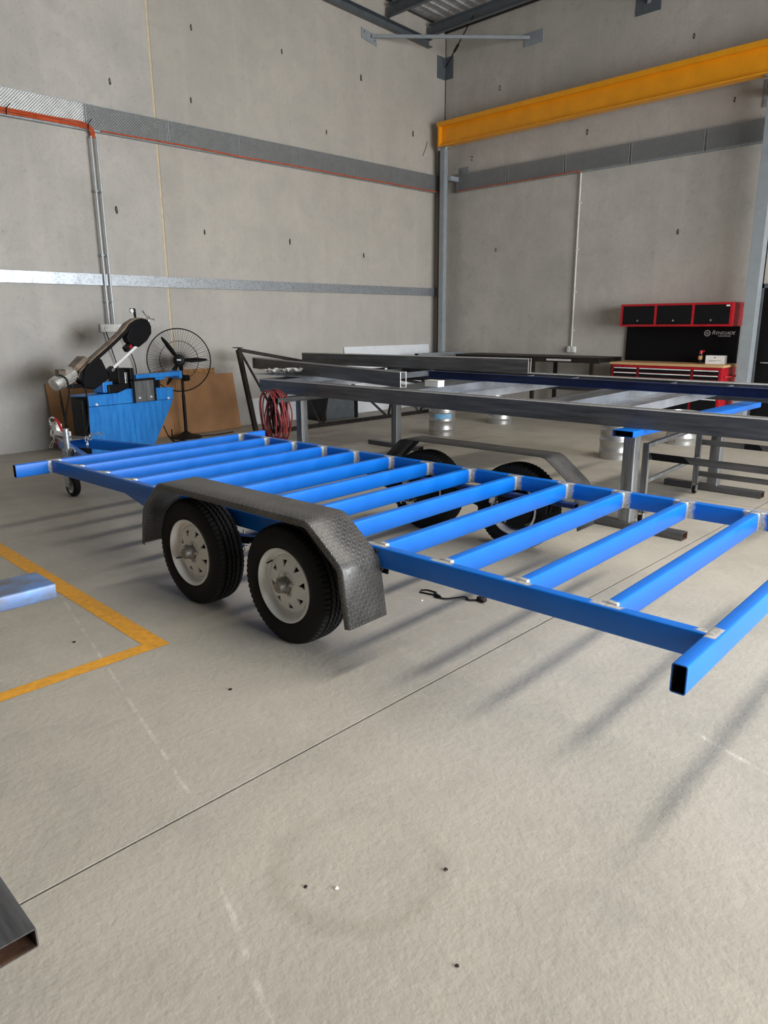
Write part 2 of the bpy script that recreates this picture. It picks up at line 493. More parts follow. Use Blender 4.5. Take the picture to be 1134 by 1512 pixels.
def rrect(w, h, r, n=3):
    pts = []
    for cx, cy, a0 in ((w/2-r, -h/2+r, -90), (w/2-r, h/2-r, 0), (-w/2+r, h/2-r, 90), (-w/2+r, -h/2+r, 180)):
        for k in range(n+1):
            a = math.radians(a0+90*k/n)
            pts.append((cx+r*math.cos(a), cy+r*math.sin(a)))
    return pts

def tag(o, label, cat, group=None):
    o['label'] = label; o['category'] = cat
    if group: o['group'] = group
    return o
def thing(name, label, cat, loc=(0, 0, 0), rz=0.0, group=None):
    o = bpy.data.objects.new(name, None)
    o.empty_display_size = 0.2
    COL.objects.link(o)
    o.location = loc; o.rotation_euler = (0, 0, rz)
    return tag(o, label, cat, group)
def struct(o):
    o['kind'] = 'structure'
    return o
def copy_tree(o, parent=None):
    c = o.copy(); COL.objects.link(c)
    if parent is not None: c.parent = parent
    for ch in list(o.children): copy_tree(ch, c)
    return c
def box(name, m, x0, x1, y0, y1, z0, z1, parent=None, bevel=0.0):
    return MB().box(x0, x1, y0, y1, z0, z1).build(name, m, parent, bevel=bevel)
def smoothpath(pts, n=6):
    P = [Vector(p) for p in pts]; out = []
    for i in range(len(P)-1):
        p0, p1, p2, p3 = P[max(i-1, 0)], P[i], P[i+1], P[min(i+2, len(P)-1)]
        for k in range(n):
            t = k/n
            out.append(0.5*((2*p1)+(p2-p0)*t+(2*p0-5*p1+4*p2-p3)*t*t+(3*p1-p0-3*p2+p3)*t**3))
    out.append(P[-1])
    return out

# ================================================================== SETTING
XL, XR, YR, YF = -10.01, 7.0, 11.8, -6.5
roofz = lambda y: 6.97 + 0.042*(YR-y)
# floor: four poured slabs with sawn joints
fl = struct(MB().box(XL-0.2, XR+0.2, YF-0.2, YR+0.2, -0.25, -0.012).build('floor', M['recess']))
JX, JY = -2.0, 6.72
def jx(y): return -1.965 - 0.0135*(y-0.48)
g = 0.0055
for xa, xb in ((XL-0.2, 'j'), ('j', XR+0.2)):
    for ya, yb in ((YF-0.2, JY-g), (JY+g, YR+0.2)):
        vs = []
        for z in (-0.2, 0.0):
            for y in (ya, yb):
                x0 = jx(y)+g if xa == 'j' else xa
                x1 = jx(y)-g if xb == 'j' else xb
                vs += [(x0, y, z), (x1, y, z)]
        MB().add(vs, [(0, 2, 3, 1), (4, 5, 7, 6), (0, 1, 5, 4), (2, 6, 7, 3), (0, 4, 6, 2), (1, 3, 7, 5)]).build('slab', M['floor'], fl)
# left wall: precast panels with a sealed joint
wl = struct(box('wall_left', M['recess'], XL-0.22, XL-0.03, YF-0.2, YR+0.2, -0.2, 7.9))
JL = 5.645
for y0, y1 in ((YF-0.2, -0.45), (-0.42, JL-0.018), (JL+0.018, YR+0.001)):
    ps = [(y0, -0.01), (y1, -0.01), (y1, roofz(y1)-0.06), (y0, roofz(y0)-0.06)]
    MB().poly(ps, XL-0.18, XL, 'yz').build('panel', M['wall_l'], wl, bevel=0.006)
MB().poly([(JL-0.017, 0), (JL+0.017, 0), (JL+0.017, 7.15), (JL-0.017, 7.15)], XL-0.05, XL-0.004, 'yz').build('joint_sealant', M['sealant'], wl, bevel=0.004)
wr = struct(box('wall_rear', M['recess'], XL-0.2, XR+0.2, YR+0.03, YR+0.22, -0.2, 6.9))
for x0, x1 in ((XL+0.012, -3.91), (-3.88, 2.2), (2.23, XR+0.1)):
    box('panel', M['wall_r'], x0, x1, YR, YR+0.18, -0.01, 6.89, wr, 0.006)
# right wall with an open roller doorway, front wall behind the camera
wri = struct(MB().box(XR, XR+0.2, YF-0.2, 1.2, 0, 7.7).box(XR, XR+0.2, 9.2, YR+0.2, 0, 7.2).box(XR, XR+0.2, 1.2, 9.2, 4.4, 7.7).build('wall_right', M['wall_r']))
wfr = struct(box('wall_front', M['low_bounce'], XL-0.2, XR+0.2, YF-0.2, YF, 0, 7.8))
# lifting pockets cast into the panels
def pocket(parent, wall, a, z):
    mb = MB()
    n = 12; k_ = random.uniform(0.8, 1.15)
    w, h = 0.020*k_, 0.050*k_
    vs = [(w*math.cos(2*PI*k/n)*random.uniform(.8, 1.15), h*math.sin(2*PI*k/n)*random.uniform(.85, 1.1), 0.0015) for k in range(n)]
    mb.add(vs, [tuple(range(n))])
    mb.cur = 1
    mb.tube([(-0.003, 0.022*k_, 0.003), (0.004, 0.006, 0.010), (0.0, -0.015*k_, 0.004)], 0.005, 6)
    o = mb.build('lifting_pocket', [M['recess'], M['zinc']], parent)
    if wall == 'l':
        o.location = (XL, a, z); o.rotation_euler = (PI/2, 0, PI/2)
    else:
        o.location = (a, YR, z); o.rotation_euler = (PI/2, 0, 0)
for y, z in ((6.311, 5.628), (7.898, 5.681), (9.586, 5.658), (5.033, 4.694), (6.233, 4.693), (8.774, 4.688), (10.9, 5.0), (4.961, 3.117), (6.315, 2.935), (7.918, 2.911), (9.594, 2.794)):
    pocket(wl, 'l', y, z)
for x, z in ((-8.726, 5.674), (-5.244, 5.653), (-9.323, 4.603), (-6.916, 4.651), (-4.563, 4.68), (-8.709, 2.93), (-5.227, 2.955)):
    pocket(wr, 'r', x, z)
MB().tube(smoothpath([(XL+0.001, 11.30, 4.93), (XL+0.001, 11.25, 4.80), (XL+0.001, 11.17, 4.66)]), 0.007, 5).build('crack', M['recess'], wl)

# roof: foil-lined sheet with a translucent strip, rafter and purlins
ce = MB()
def sheet(x0, x1, y0, y1):
    ce.add([(x0, y0, roofz(y0)), (x1, y0, roofz(y0)), (x1, y1, roofz(y1)), (x0, y1, roofz(y1)),
            (x0, y0, roofz(y0)+0.06), (x1, y0, roofz(y0)+0.06), (x1, y1, roofz(y1)+0.06), (x0, y1, roofz(y1)+0.06)],
           [(0, 1, 2, 3), (4, 5, 6, 7), (0, 1, 5, 4), (1, 2, 6, 5), (2, 3, 7, 6), (3, 0, 4, 7)])
sheet(XL-0.2, -1.05, -1.8, YR+0.2); sheet(-0.2, XR+0.2, -1.8, YR+0.2); sheet(-1.05, -0.2, 9.6, YR+0.2); sheet(-1.05, -0.2, -1.8, 1.2)
sheet(XL-0.2, XR+0.2, YF-0.2, -1.8)
ceil = struct(ce.build('ceiling', M['foil']))
# roll-formed ribs of the foil-lined sheet near the corner
for i in range(24):
    x = XL+0.25+i*0.19
    MB().sweep([(-0.03, 0), (0.03, 0), (0.015, -0.022), (-0.015, -0.022)], (x, 7.0, roofz(7.0)), (x, YR-0.02, roofz(YR)), (0, 0, 1)).build('rib', M['foil'], ceil)
for nm, (x0, x1, y0, y1) in (('window_1', (-1.05, -0.2, 1.2, 9.6)),):
    mb = MB(); a, b = roofz(y0)+0.08, roofz(y1)+0.08
    mb.add([(x0-0.1, y0-0.1, a), (x1+0.1, y0-0.1, a), (x1+0.1, y1+0.1, b), (x0-0.1, y1+0.1, b), (x0-0.1, y0-0.1, a+0.01), (x1+0.1, y0-0.1, a+0.01), (x1+0.1, y1+0.1, b+0.01), (x0-0.1, y1+0.1, b+0.01)],
           [(0, 1, 2, 3), (4, 5, 6, 7), (0, 1, 5, 4), (1, 2, 6, 5), (2, 3, 7, 6), (3, 0, 4, 7)])
    struct(mb.build(nm, M['skylight']))
# rafter against the left wall
rz = lambda y: 6.60 - 0.042*(y-10.0)
MB().channel((XL+0.02, YF, rz(YF)), (XL+0.02, 11.30, rz(11.30)), 0.13, 0.10, 0.008, side=1).build('rafter', M['grey_steel'], ceil)
for y in (11.25, 10.18, 9.1, 8.0, 6.9, 5.8):
    zc = rz(y)+0.065+0.115
    MB().channel((XL+0.12, y, zc), (XR, y, zc), 0.19, 0.07, 0.012, side=1).build('purlin', M['grey_steel'], ceil)
    box('purlin_cleat', M['grey_steel'], XL+0.05, XL+0.13, y-0.02, y-0.008, rz(y)+0.05, zc+0.07, ceil)
MB().bar((XL+0.02, YR-0.03, 6.86), (XR, YR-0.03, 6.86), 0.05, 0.05).build('wall_angle', M['black_steel'], ceil)

# columns and the yellow runway beam
def column(name, x0, x1, y0, y1, z1, label):
    t = thing(name, label, 'column', ((x0+x1)/2, (y0+y1)/2, 0))
    w, d = x1-x0, y1-y0
    box('shaft', M['grey_col'], -w/2, w/2, -d/2, d/2, 0.012, z1-0.02, t, 0.004)
    box('base_plate', M['galv_dull'], -w/2-0.07, w/2+0.07, -d/2-0.06, d/2+0.06, 0.0, 0.012, t, 0.002)
    box('cap_plate', M['galv_dull'], -w/2-0.06, w/2+0.06, -d/2-0.02, d/2+0.02, z1-0.02, z1, t, 0.002)
    for s in (-1, 1):
        MB().lathe([(0, 0), (0, 0.016), (0.014, 0.016), (0.014, 0)], 6, 'z', (s*(w/2+0.03), -d/2+0.01, z1-0.034)).build('bolt', M['zinc'], t)
    return t
c1 = column('steel_column', -9.775, -9.665, 11.40, 11.50, 4.80, 'grey steel column in the corner holding the left end of yellow beam')
box('rear_flange', M['oxide'], -0.19, -0.075, 0.06, 0.16, 0.012, 4.78, c1, 0.003)
box('wall_plate', M['galv_dull'], 0.12, 0.33, 0.335, 0.347, 4.05, 4.47, c1, 0.002)
box('wall_cleat', M['grey_col'], 0.055, 0.14, 0.04, 0.345, 4.22, 4.30, c1, 0.002)
c2 = column('steel_column', -3.965, -3.80, 11.36, 11.52, 4.80, 'grey steel column right of the red tool bench')
box('wall_plate', M['galv_dull'], -0.28, -0.11, 0.345, 0.357, 4.50, 4.85, c2, 0.002)
box('wall_cleat', M['grey_col'], -0.14, -0.094, 0.0, 0.346, 4.62, 4.72, c2, 0.002)
t = thing('runway_beam', 'long yellow crane beam along the upper rear wall', 'beam', (-9.76, 11.40, 4.80))
MB().ibeam((0.03, 0, 0.18), (14.5, 0, 0.18), 0.36, 0.17, 0.018, 0.012).build('beam', M['yellow_beam'], t)
MB().channel((0, 0, 0.405), (14.5, 0, 0.405), 0.24, 0.075, 0.012, up=(0, -1, 0), side=1).build('capping_channel', M['yellow_beam'], t)
box('end_plate', M['yellow_beam'], 0.0, 0.03, -0.09, 0.09, 0.0, 0.36, t)

# ---- expanded mesh guards that carry the cables
def mesh_panel_mesh(L, H, side):
    mb = MB()
    step = 0.034; k = -int(H/step)-1
    while k*step < L:
        for dirn, off in ((1, 0.0), (-1, 0.004)):
            x0 = k*step; x1 = x0 + H
            a0, a1 = max(x0, 0), min(x1, L)
            if a1-a0 > 0.005:
                z0, z1 = (a0-x0), (a1-x0)
                if dirn < 0: z0, z1 = H-z0, H-z1
                mb.bar((a0, off, z0), (a1, off, z1), 0.013 if dirn > 0 else 0.006, 0.004, up=(0, 1, 0))
        k += 1
    return mb
def tray(name, label, base, length_list, rz_, mats):
    t = thing(name, label, 'cable guard', base, rz_)
    me = None
    mb = mesh_panel_mesh(1.15, 0.30, 1)
    first = mb.build('mesh_panel', mats[0], t)
    first['kind'] = 'stuff'
    fr = MB()
    fr.bar((0, 0, 0), (1.15, 0, 0), 0.012, 0.02).bar((0, 0, 0.30), (1.15, 0, 0.30), 0.008, 0.006).bar((0.004, 0, 0), (0.004, 0, 0.3), 0.012, 0.014, up=(0, 1, 0)).bar((1.146, 0, 0), (1.146, 0, 0.3), 0.012, 0.014, up=(0, 1, 0))
    f0 = fr.build('panel_frame', mats[1], t)
    for i, x in enumerate(length_list):
        if i == 0:
            p, f = first, f0
        else:
            p, f = first.copy(), f0.copy(); COL.objects.link(p); COL.objects.link(f)
            p.parent = t; f.parent = t
        p.location = (x, 0, 0); f.location = (x, 0, 0)
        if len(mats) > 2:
            p.material_slots[0].link = 'OBJECT'; p.material_slots[0].material = mats[2] if x < 4.5 else mats[0]  # left bays get the lighter colour that paints in their sheen
    return t
tl = tray('cable_guard', 'long galvanised mesh guard along the left wall with orange cable', (XL+0.07, 0, 4.045), [4.625+1.1655*i-1.1655*4 for i in range(10)], PI/2, (M['galv_mesh'], M['galv_dull'], M['galv_sheen']))
MB().bar((-6.5, 0.04, -0.005), (11.7, 0.04, -0.005), 0.08, 0.012).build('ledge', M['galv_dull'], tl)
tr_ = tray('cable_guard', 'galvanised mesh guard across the rear wall below the yellow beam', (-9.64, YR-0.07, 4.045), [0.015+1.187*i for i in range(5)] , 0.0, (M['galv_mesh'], M['galv_dull']))
MB().bar((0, 0.04, -0.005), (5.95, 0.04, -0.005), 0.08, 0.012).build('ledge', M['galv_dull'], tr_)
def cable(name, label, pts, r, m, n=6, cat='cable', sm=5, group=None):
    o = MB().tube(smoothpath(pts, sm), r, n).build(name, m, None, smooth=60)
    return tag(o, label, cat, group)
wv = lambda i: 0.004*math.sin(i*1.7)
for k in range(3):
    pts = [(XL+0.105+0.006*k, y, 4.058+0.022*k+wv(y*3+k)) for y in (-1, 0.5, 2, 3, 3.6, 4.2, 4.55)] + [(XL+0.10, 4.65+0.02*k, 4.03+0.01*k), (XL+0.06, 4.68+0.02*k, 3.96)]
    cable('orange_cable', ('lowest', 'middle', 'uppermost')[k]+' of three orange cables turning down into the twin conduits', pts, 0.012, M['orange'])
cable('orange_cable', 'single orange cable clipped under the left wall mesh guard to the corner', [(XL+0.112, y, 4.047+wv(y*2)) for y in (4.8, 6, 7, 8, 9, 10, 11, 11.6)], 0.010, M['orange'])
cable('orange_cable', 'short orange cable under the rear wall mesh guard', [(x, YR-0.112, 4.045+wv(x*2)) for x in (-9.58, -9, -8.2, -7.5, -7.0)]+[(-6.972, YR-0.06, 4.02)], 0.008, M['orange'])
for y in (3.63, 4.62):
    tag(MB().tube([(XL+0.13, y, 4.03), (XL+0.145, y, 4.10), (XL+0.14, y+0.05, 4.16)], 0.006, 5).build('cable_tie', M['black_matt']), 'black cable tie round the orange cables, ' + ('left of the conduits' if y < 4 else 'right above the conduits'), 'cable tie')

# girt channel along the left wall
t = thing('wall_rail', 'galvanised steel rail running along the left wall at mid height', 'rail', (XL, 0, 2.20))
MB().channel((0.06, -5, 0), (0.06, 11.72, 0), 0.145, 0.055, 0.004, side=-1).build('channel', M['galv'], t)
box('end_cleat', M['galv_dull'], 0.0, 0.06, 11.62, 11.7, -0.09, 0.09, t)

# conduits and outlets
for k, y in enumerate((4.66, 4.735)):
    t = thing('conduit', ('left' if k == 0 else 'right')+' one of twin grey conduits dropping down the left wall', 'conduit', (XL, y, 0))
    MB().tube([(0.085, 0, 3.97), (0.085, 0, 1.62)], 0.016, 10).build('pipe', M['conduit_g'], t, smooth=60)
    for z in (3.3, 2.5, 1.9):
        MB().box(0.0, 0.105, -0.022, 0.022, z, z+0.02).build('saddle', M['galv_dull'], t)
def outlet(loc, rz_, w, label, nm):
    t = thing('power_outlet', label, 'power outlet', loc, rz_)
    MB().box(-w/2, w/2, -0.05, 0.0, -0.055, 0.055).build('plate', M['conduit_w'], t, bevel=0.008)
    for s in (-1, 1):
        MB().lathe([(0, 0), (0, 0.034), (-0.012, 0.032), (-0.012, 0.0)], 16, 'y', (s*w/4, -0.05, -0.005)).build('socket_face', M['white_metal'], t, smooth=40)
        for dx in (-0.012, 0.012):
            MB().box(s*w/4+dx-0.003, s*w/4+dx+0.003, -0.0635, -0.061, -0.008, 0.01).build('slot', M['black_matt'], t)
        MB().box(s*w/4-0.01, s*w/4+0.01, -0.062, -0.05, 0.034, 0.05).build('switch', M['white_panel'], t, bevel=0.002)
    return t
outlet((XL, 4.72, 1.565), PI/2, 0.34, 'white double power outlet at the foot of the twin conduits', 0)
outlet((-6.965, YR, 1.13), 0, 0.16, 'white power outlet at the foot of the white conduit, rear wall', 1)
t = thing('conduit', 'single white conduit dropping down the rear wall', 'conduit', (-6.97, YR, 0))
MB().tube([(0, -0.03, 4.03), (0, -0.03, 1.18)], 0.015, 10).build('pipe', M['conduit_w'], t, smooth=60)
for z in (3.55, 2.8, 2.1, 1.45):
    MB().box(-0.02, 0.028, -0.05, 0.0, z, z+0.018).build('saddle', M['conduit_w'], t)
cable('black_cable', 'left black lead hanging from the outlet behind the bandsaw', [(XL+0.06, 4.62, 1.51), (XL+0.08, 4.66, 1.3), (XL+0.06, 4.75, 1.0), (XL+0.05, 4.88, 0.7), (XL+0.04, 4.925, 0.3), (XL+0.04, 4.93, 0.012)], 0.008, M['black_matt'])
cable('black_cable', 'right black lead hanging from the outlet towards the fan', [(XL+0.07, 4.80, 1.51), (XL+0.09, 4.90, 1.3), (XL+0.07, 5.0, 1.0), (XL+0.05, 4.97, 0.6), (XL+0.04, 4.95, 0.2), (XL+0.04, 4.95, 0.012)], 0.008, M['black_matt'])

# corner bracing near the roof
t = thing('corner_brace', 'grey tube brace spanning the room corner under the roof', 'brace', (XL, YR, 6.3))
for pr_ in (('l',), ('r',)):
    if pr_[0] == 'l':
        MB().poly([(-2.20, 0.13), (-1.84, 0.075), (-1.84, -0.09), (-2.20, -0.03)], 0.0, 0.012, 'yz').build('wall_plate', M['grey_col'], t)
        for y, z in ((-2.14, 0.07), (-1.9, -0.02)):
            MB().lathe([(0.012, 0), (0.012, 0.016), (0.024, 0.016), (0.024, 0)], 6, 'x', (0, y, z)).build('bolt', M['zinc'], t)
    else:
        MB().poly([(1.78, 0.10), (2.16, 0.10), (2.16, -0.10), (1.78, -0.10)], -0.012, 0.0, 'xz').build('wall_plate', M['grey_col'], t)
MB().rhs((0.02, -1.97, 0.04), (1.90, -0.02, 0.02), 0.05, 0.05).build('tube', M['grey_col'], t)
t = thing('wall_bracket', 'grey plate bracket high on the rear wall at the photo top', 'bracket', (-5.99, YR, 6.25))
MB().poly([(-0.2, 0.12), (0.2, 0.12), (0.2, -0.11), (-0.2, -0.11)], -0.012, 0.0, 'xz').build('plate', M['grey_steel'], t)
MB().rhs((0.0, -0.012, 0.04), (1.2, -1.5, 0.5), 0.05, 0.05).build('tube', M['grey_col'], t)
t = thing('rod_brace', 'bracing rod with turnbuckle anchored on a corner plate', 'brace', (XL, YR, 6.2))
box('corner_plate', M['grey_steel'], 0.0, 0.012, -0.24, -0.012, -0.14, 0.24, t, 0.002)
box('corner_plate', M['grey_steel'], 0.0, 0.20, -0.012, 0.0, -0.14, 0.24, t, 0.002)
MB().tube([(0.06, -0.06, 0.06), (1.15, -0.62, 0.50)], 0.011, 8).build('rod', M['black_steel'], t)
MB().tube([(0.40, -0.235, 0.195), (0.42, -0.245, 0.203), (0.56, -0.315, 0.259), (0.58, -0.325, 0.267)], [0.012, 0.024, 0.024, 0.012], 8).build('turnbuckle', M['black_steel'], t)

# dark personnel door at the right of the rear wall
d = struct(MB().box(-3.84, -2.9, YR-0.05, YR, 0, 2.06).build('door_1', M['black']))
box('door_frame', M['grey_steel'], -3.90, -3.84, YR-0.07, YR, 0, 2.12, d)
box('door_frame', M['grey_steel'], -2.9, -2.84, YR-0.07, YR, 0, 2.12, d)
box('door_frame', M['grey_steel'], -3.90, -2.84, YR-0.07, YR, 2.06, 2.12, d)
MB().tube([(-3.76, YR-0.06, 1.0), (-3.76, YR-0.10, 1.0), (-3.64, YR-0.10, 1.0)], 0.01, 8).build('door_handle', M['zinc'], d)

# yellow bay marking
fm = MB()
zt = 0.0015
fm.add([(-3.245, 1.680, zt), (-3.335, 1.572, zt), (-8.0, 1.610, zt), (-8.0, 1.715, zt)], [(0, 1, 2, 3)])
fm.add([(-3.335, 1.572, zt), (-3.245, 1.680, zt), (-3.225, 0.0, zt), (-3.305, 0.0, zt)], [(0, 1, 2, 3)])
tag(fm.build('floor_marking', M['yellow_line']), 'worn yellow corner of a bay line painted on the concrete floor', 'floor marking')

# ================================================================== TRAILER
TA = 0.044
tr = thing('trailer_chassis', 'bright blue tandem axle trailer chassis with open cross members', 'trailer', (-0.790, 2.387, 0), TA)
ZT, ZB, W = 0.572, 0.472, 1.90
zc = (ZT+ZB)/2
U0, S = -5.07, 0.39
MB().rhs((U0, 0.025, zc), (-0.05, 0.025, zc), 0.05, 0.10).build('side_rail', M['blue_near'], tr, smooth=35)
o = MB().rhs((U0, 0.025, zc), (-0.05, 0.025, zc), 0.05, 0.10).build('side_rail', M['blue_far'], tr, smooth=35)
o.location = (0, W-0.05, 0)
cm = MB().rhs((-0.025, 0, 0), (-0.025, 1.80, 0), 0.05, 0.10).build('cross_member', M['blue_cross'], tr, smooth=35)
for k in range(1, 13):
    c = cm if k == 1 else cm.copy()
    if k > 1:
        COL.objects.link(c); c.parent = tr
    c.location = (U0+S*k, 0.05, zc)
o = MB().rhs((-0.025, -0.275, 0), (-0.025, W+0.24, 0), 0.05, 0.10, inner_mat=1).build('front_member', [M['blue_end'], M['dark']], tr, smooth=35)
o.location = (U0, 0, zc)
o = MB().rhs((-0.025, -0.285, 0), (-0.025, W+0.285, 0), 0.05, 0.10, inner_mat=1).build('end_member', [M['blue_tail'], M['dark']], tr, smooth=35)
o.location = (0, 0, zc)
# weld beads along the joints
for side, v in ((0, 0.052), (1, W-0.052)):
    for k in range(1, 13):
        u = U0+S*k
        mb = MB()
        sg = 1 if side == 0 else -1
        mb.tube([(u+0.001, v, ZB+0.01), (u+0.001, v, ZT-0.006)], 0.004, 5)
        mb.tube([(u+0.004, v-0.004*sg, ZT), (u-0.054, v-0.004*sg, ZT)], 0.004, 5)
        mb.build('weld_bead', M['zinc'], tr, smooth=60)
# drawbar: two converging arms under the chassis
za = 0.42
MB().rhs((-6.84, 0.90-0.035, za), (-3.75, 0.09, za), 0.05, 0.10).build('drawbar_arm', M['blue'], tr, smooth=35)
MB().rhs((-6.84, 0.98+0.0, za), (-3.75, 1.79, za), 0.05, 0.10).build('drawbar_arm', M['blue'], tr, smooth=35)
MB().poly([(-6.98, 0.85), (-6.98, 1.0), (-6.60, 1.09), (-6.60, 0.765)], 0.47, 0.478, 'xy').build('coupling_plate', M['steel_x'], tr)
cp = MB().box(-7.04, -6.78, 0.885, 0.965, 0.478, 0.54).build('coupling', M['zinc'], tr, bevel=0.012)
MB().lathe([(0, 0.0), (0, 0.05), (0.03, 0.055), (0.075, 0.045), (0.095, 0.0)], 20, 'z', (-7.08, 0.925, 0.46)).build('ball_socket', M['zinc'], cp, smooth=45)
MB().tube(smoothpath([(-7.10, 0.90, 0.55), (-7.13, 0.90, 0.63), (-7.06, 0.90, 0.665), (-6.98, 0.90, 0.655)]), 0.010, 8).build('handbrake_lever', M['zinc'], cp, smooth=60)
MB().tube([(-6.99, 0.90, 0.658), (-6.93, 0.90, 0.63), (-6.86, 0.90, 0.545)], 0.014, 8).build('lever_grip', M['red'], cp, smooth=60)
MB().tube([(-7.16, 0.92, 0.60), (-7.09, 0.92, 0.60), (-7.05, 0.93, 0.54)], 0.011, 8).build('locking_pin', M['zinc'], cp, smooth=60)
MB().box(-7.08, -6.98, 0.89, 0.96, 0.53, 0.60).lathe([(0, 0), (0, .02), (.03, .02), (.03, 0)], 10, 'z', (-7.03, 0.925, 0.60)).build('catch_housing', M['silver'], cp, bevel=0.004)
MB().box(-7.06, -7.02, 0.90, 0.95, 0.385, 0.415).build('red_tab', M['red'], cp, bevel=0.004)
# safety chain and shackles
def link_chain(pts, name, r=0.016, w=0.004):
    mb = MB()
    for i in range(len(pts)-1):
        a, b = Vector(pts[i]), Vector(pts[i+1]); c = (a+b)/2; d = (b-a).normalized()
        up = Vector((0, 0, 1)) if abs(d.z) < 0.9 else Vector((1, 0, 0))
        n = d.cross(up).normalized()
        if i % 2: n = d.cross(n).normalized()
        L = (b-a).length*0.62
        mb.tube([c + d*(L*math.cos(2*PI*k/10)) + n*(r*math.sin(2*PI*k/10)) for k in range(10)], w, 5, closed=True)
    return mb.build(name, M['zinc'], tr, smooth=60)
link_chain([(-6.95, 0.84, 0.50), (-6.90, 0.82, 0.505), (-6.86, 0.81, 0.47), (-6.88, 0.80, 0.43), (-6.93, 0.80, 0.40), (-6.96, 0.81, 0.37)], 'safety_chain')
link_chain([(-6.50, 1.02, 0.47), (-6.50, 1.02, 0.51), (-6.46, 1.04, 0.53), (-6.40, 1.06, 0.54), (-6.34, 1.08, 0.53)], 'safety_chain')
link_chain([(-6.54, 1.00, 0.50), (-6.54, 1.0, 0.45), (-6.53, 1.0, 0.40)], 'safety_chain')
# jockey wheel
jw = MB().tube([(-6.19, 0.64, 0.20), (-6.19, 0.64, 0.645)], 0.027, 14).build('jockey_stand', M['galv'], tr, smooth=40)
MB().tube([(-6.19, 0.64, 0.645), (-6.19, 0.64, 0.652)], 0.030, 14).build('tube_cap', M['zinc'], jw, smooth=40)
MB().tube(smoothpath([(-6.16, 0.62, 0.40), (-6.10, 0.62, 0.47), (-6.02, 0.62, 0.48), (-5.99, 0.62, 0.42), (-6.04, 0.62, 0.37), (-6.14, 0.62, 0.37)]), 0.008, 6).build('clamp_handle', M['zinc'], jw, smooth=60)
MB().box(-6.24, -6.14, 0.60, 0.70, 0.36, 0.46).build('clamp', M['galv_dull'], jw, bevel=0.01)
MB().box(-6.235, -6.145, 0.590, 0.598, 0.09, 0.22).box(-6.235, -6.145, 0.682, 0.690, 0.09, 0.22).box(-6.225, -6.155, 0.59, 0.69, 0.20, 0.215).build('fork', M['galv'], jw, bevel=0.003)
wj = MB().lathe([(-0.03, 0.075), (-0.034, 0.095), (-0.024, 0.108), (0, 0.112), (0.024, 0.108), (0.034, 0.095), (0.03, 0.075)], 28, 'y', (-6.17, 0.64, 0.112)).build('jockey_tyre', M['tyre'], jw, smooth=40)
MB().lathe([(-0.03, 0.012), (-0.02, 0.02), (-0.016, 0.06), (-0.03, 0.077), (0.03, 0.077), (0.016, 0.06), (0.02, 0.02), (0.03, 0.012)], 24, 'y', (-6.17, 0.64, 0.112)).build('jockey_rim', M['galv'], jw, smooth=40)
MB().tube([(-6.17, 0.58, 0.112), (-6.17, 0.70, 0.112)], 0.012, 8).build('jockey_axle', M['zinc'], jw)
MB().tube([(-6.0, 1.2, 0.2), (-5.2, 1.25, 0.22)], 0.012, 8).build('brake_rod', M['black_steel'], tr)

# ---- wheels
def tyre_mb():
    mb = MB()
    R, hw = 0.316, 0.092
    prof = [(-0.072, 0.190, 0), (-0.086, 0.205, 0), (-0.0935, 0.240, 0), (-0.090, 0.272, 0), (-0.083, 0.292, 0)]
    prof += [(-0.080, 0.304, 's'), (-0.072, 0.311, 's'), (-0.052, R-0.001, 'z'), (-0.049, R-0.010, 'z'), (-0.042, R-0.010, 'z'), (-0.039, R, 'z'),
             (-0.019, R, 'z'), (-0.016, R-0.010, 'z'), (-0.010, R-0.010, 'z'), (-0.007, R, 'z')]
    prof += [(-h, r, k if k == 0 or k == 's' else 'y') for h, r, k in reversed(prof)]
    n = 264; m = len(prof); vs = []
    for k in range(n):
        a = 2*PI*k/n
        zz = (0, 0.0035, 0, -0.0035)[k % 4]
        notch = 0.008 if (k % 4) == 0 else 0.0
        for h, r, kind in prof:
            if kind == 's': r2, h2 = r-notch, h*(1-notch*2)
            elif kind in ('z', 'y'): r2, h2 = r, h+zz
            else: r2, h2 = r, h
            vs.append((r2*math.cos(a), h2, r2*math.sin(a)))
    fs = []
    for k in range(n):
        j = (k+1) % n
        fs += [(k*m+i, k*m+i+1, j*m+i+1, j*m+i) for i in range(m-1)]
    return mb.add(vs, fs)
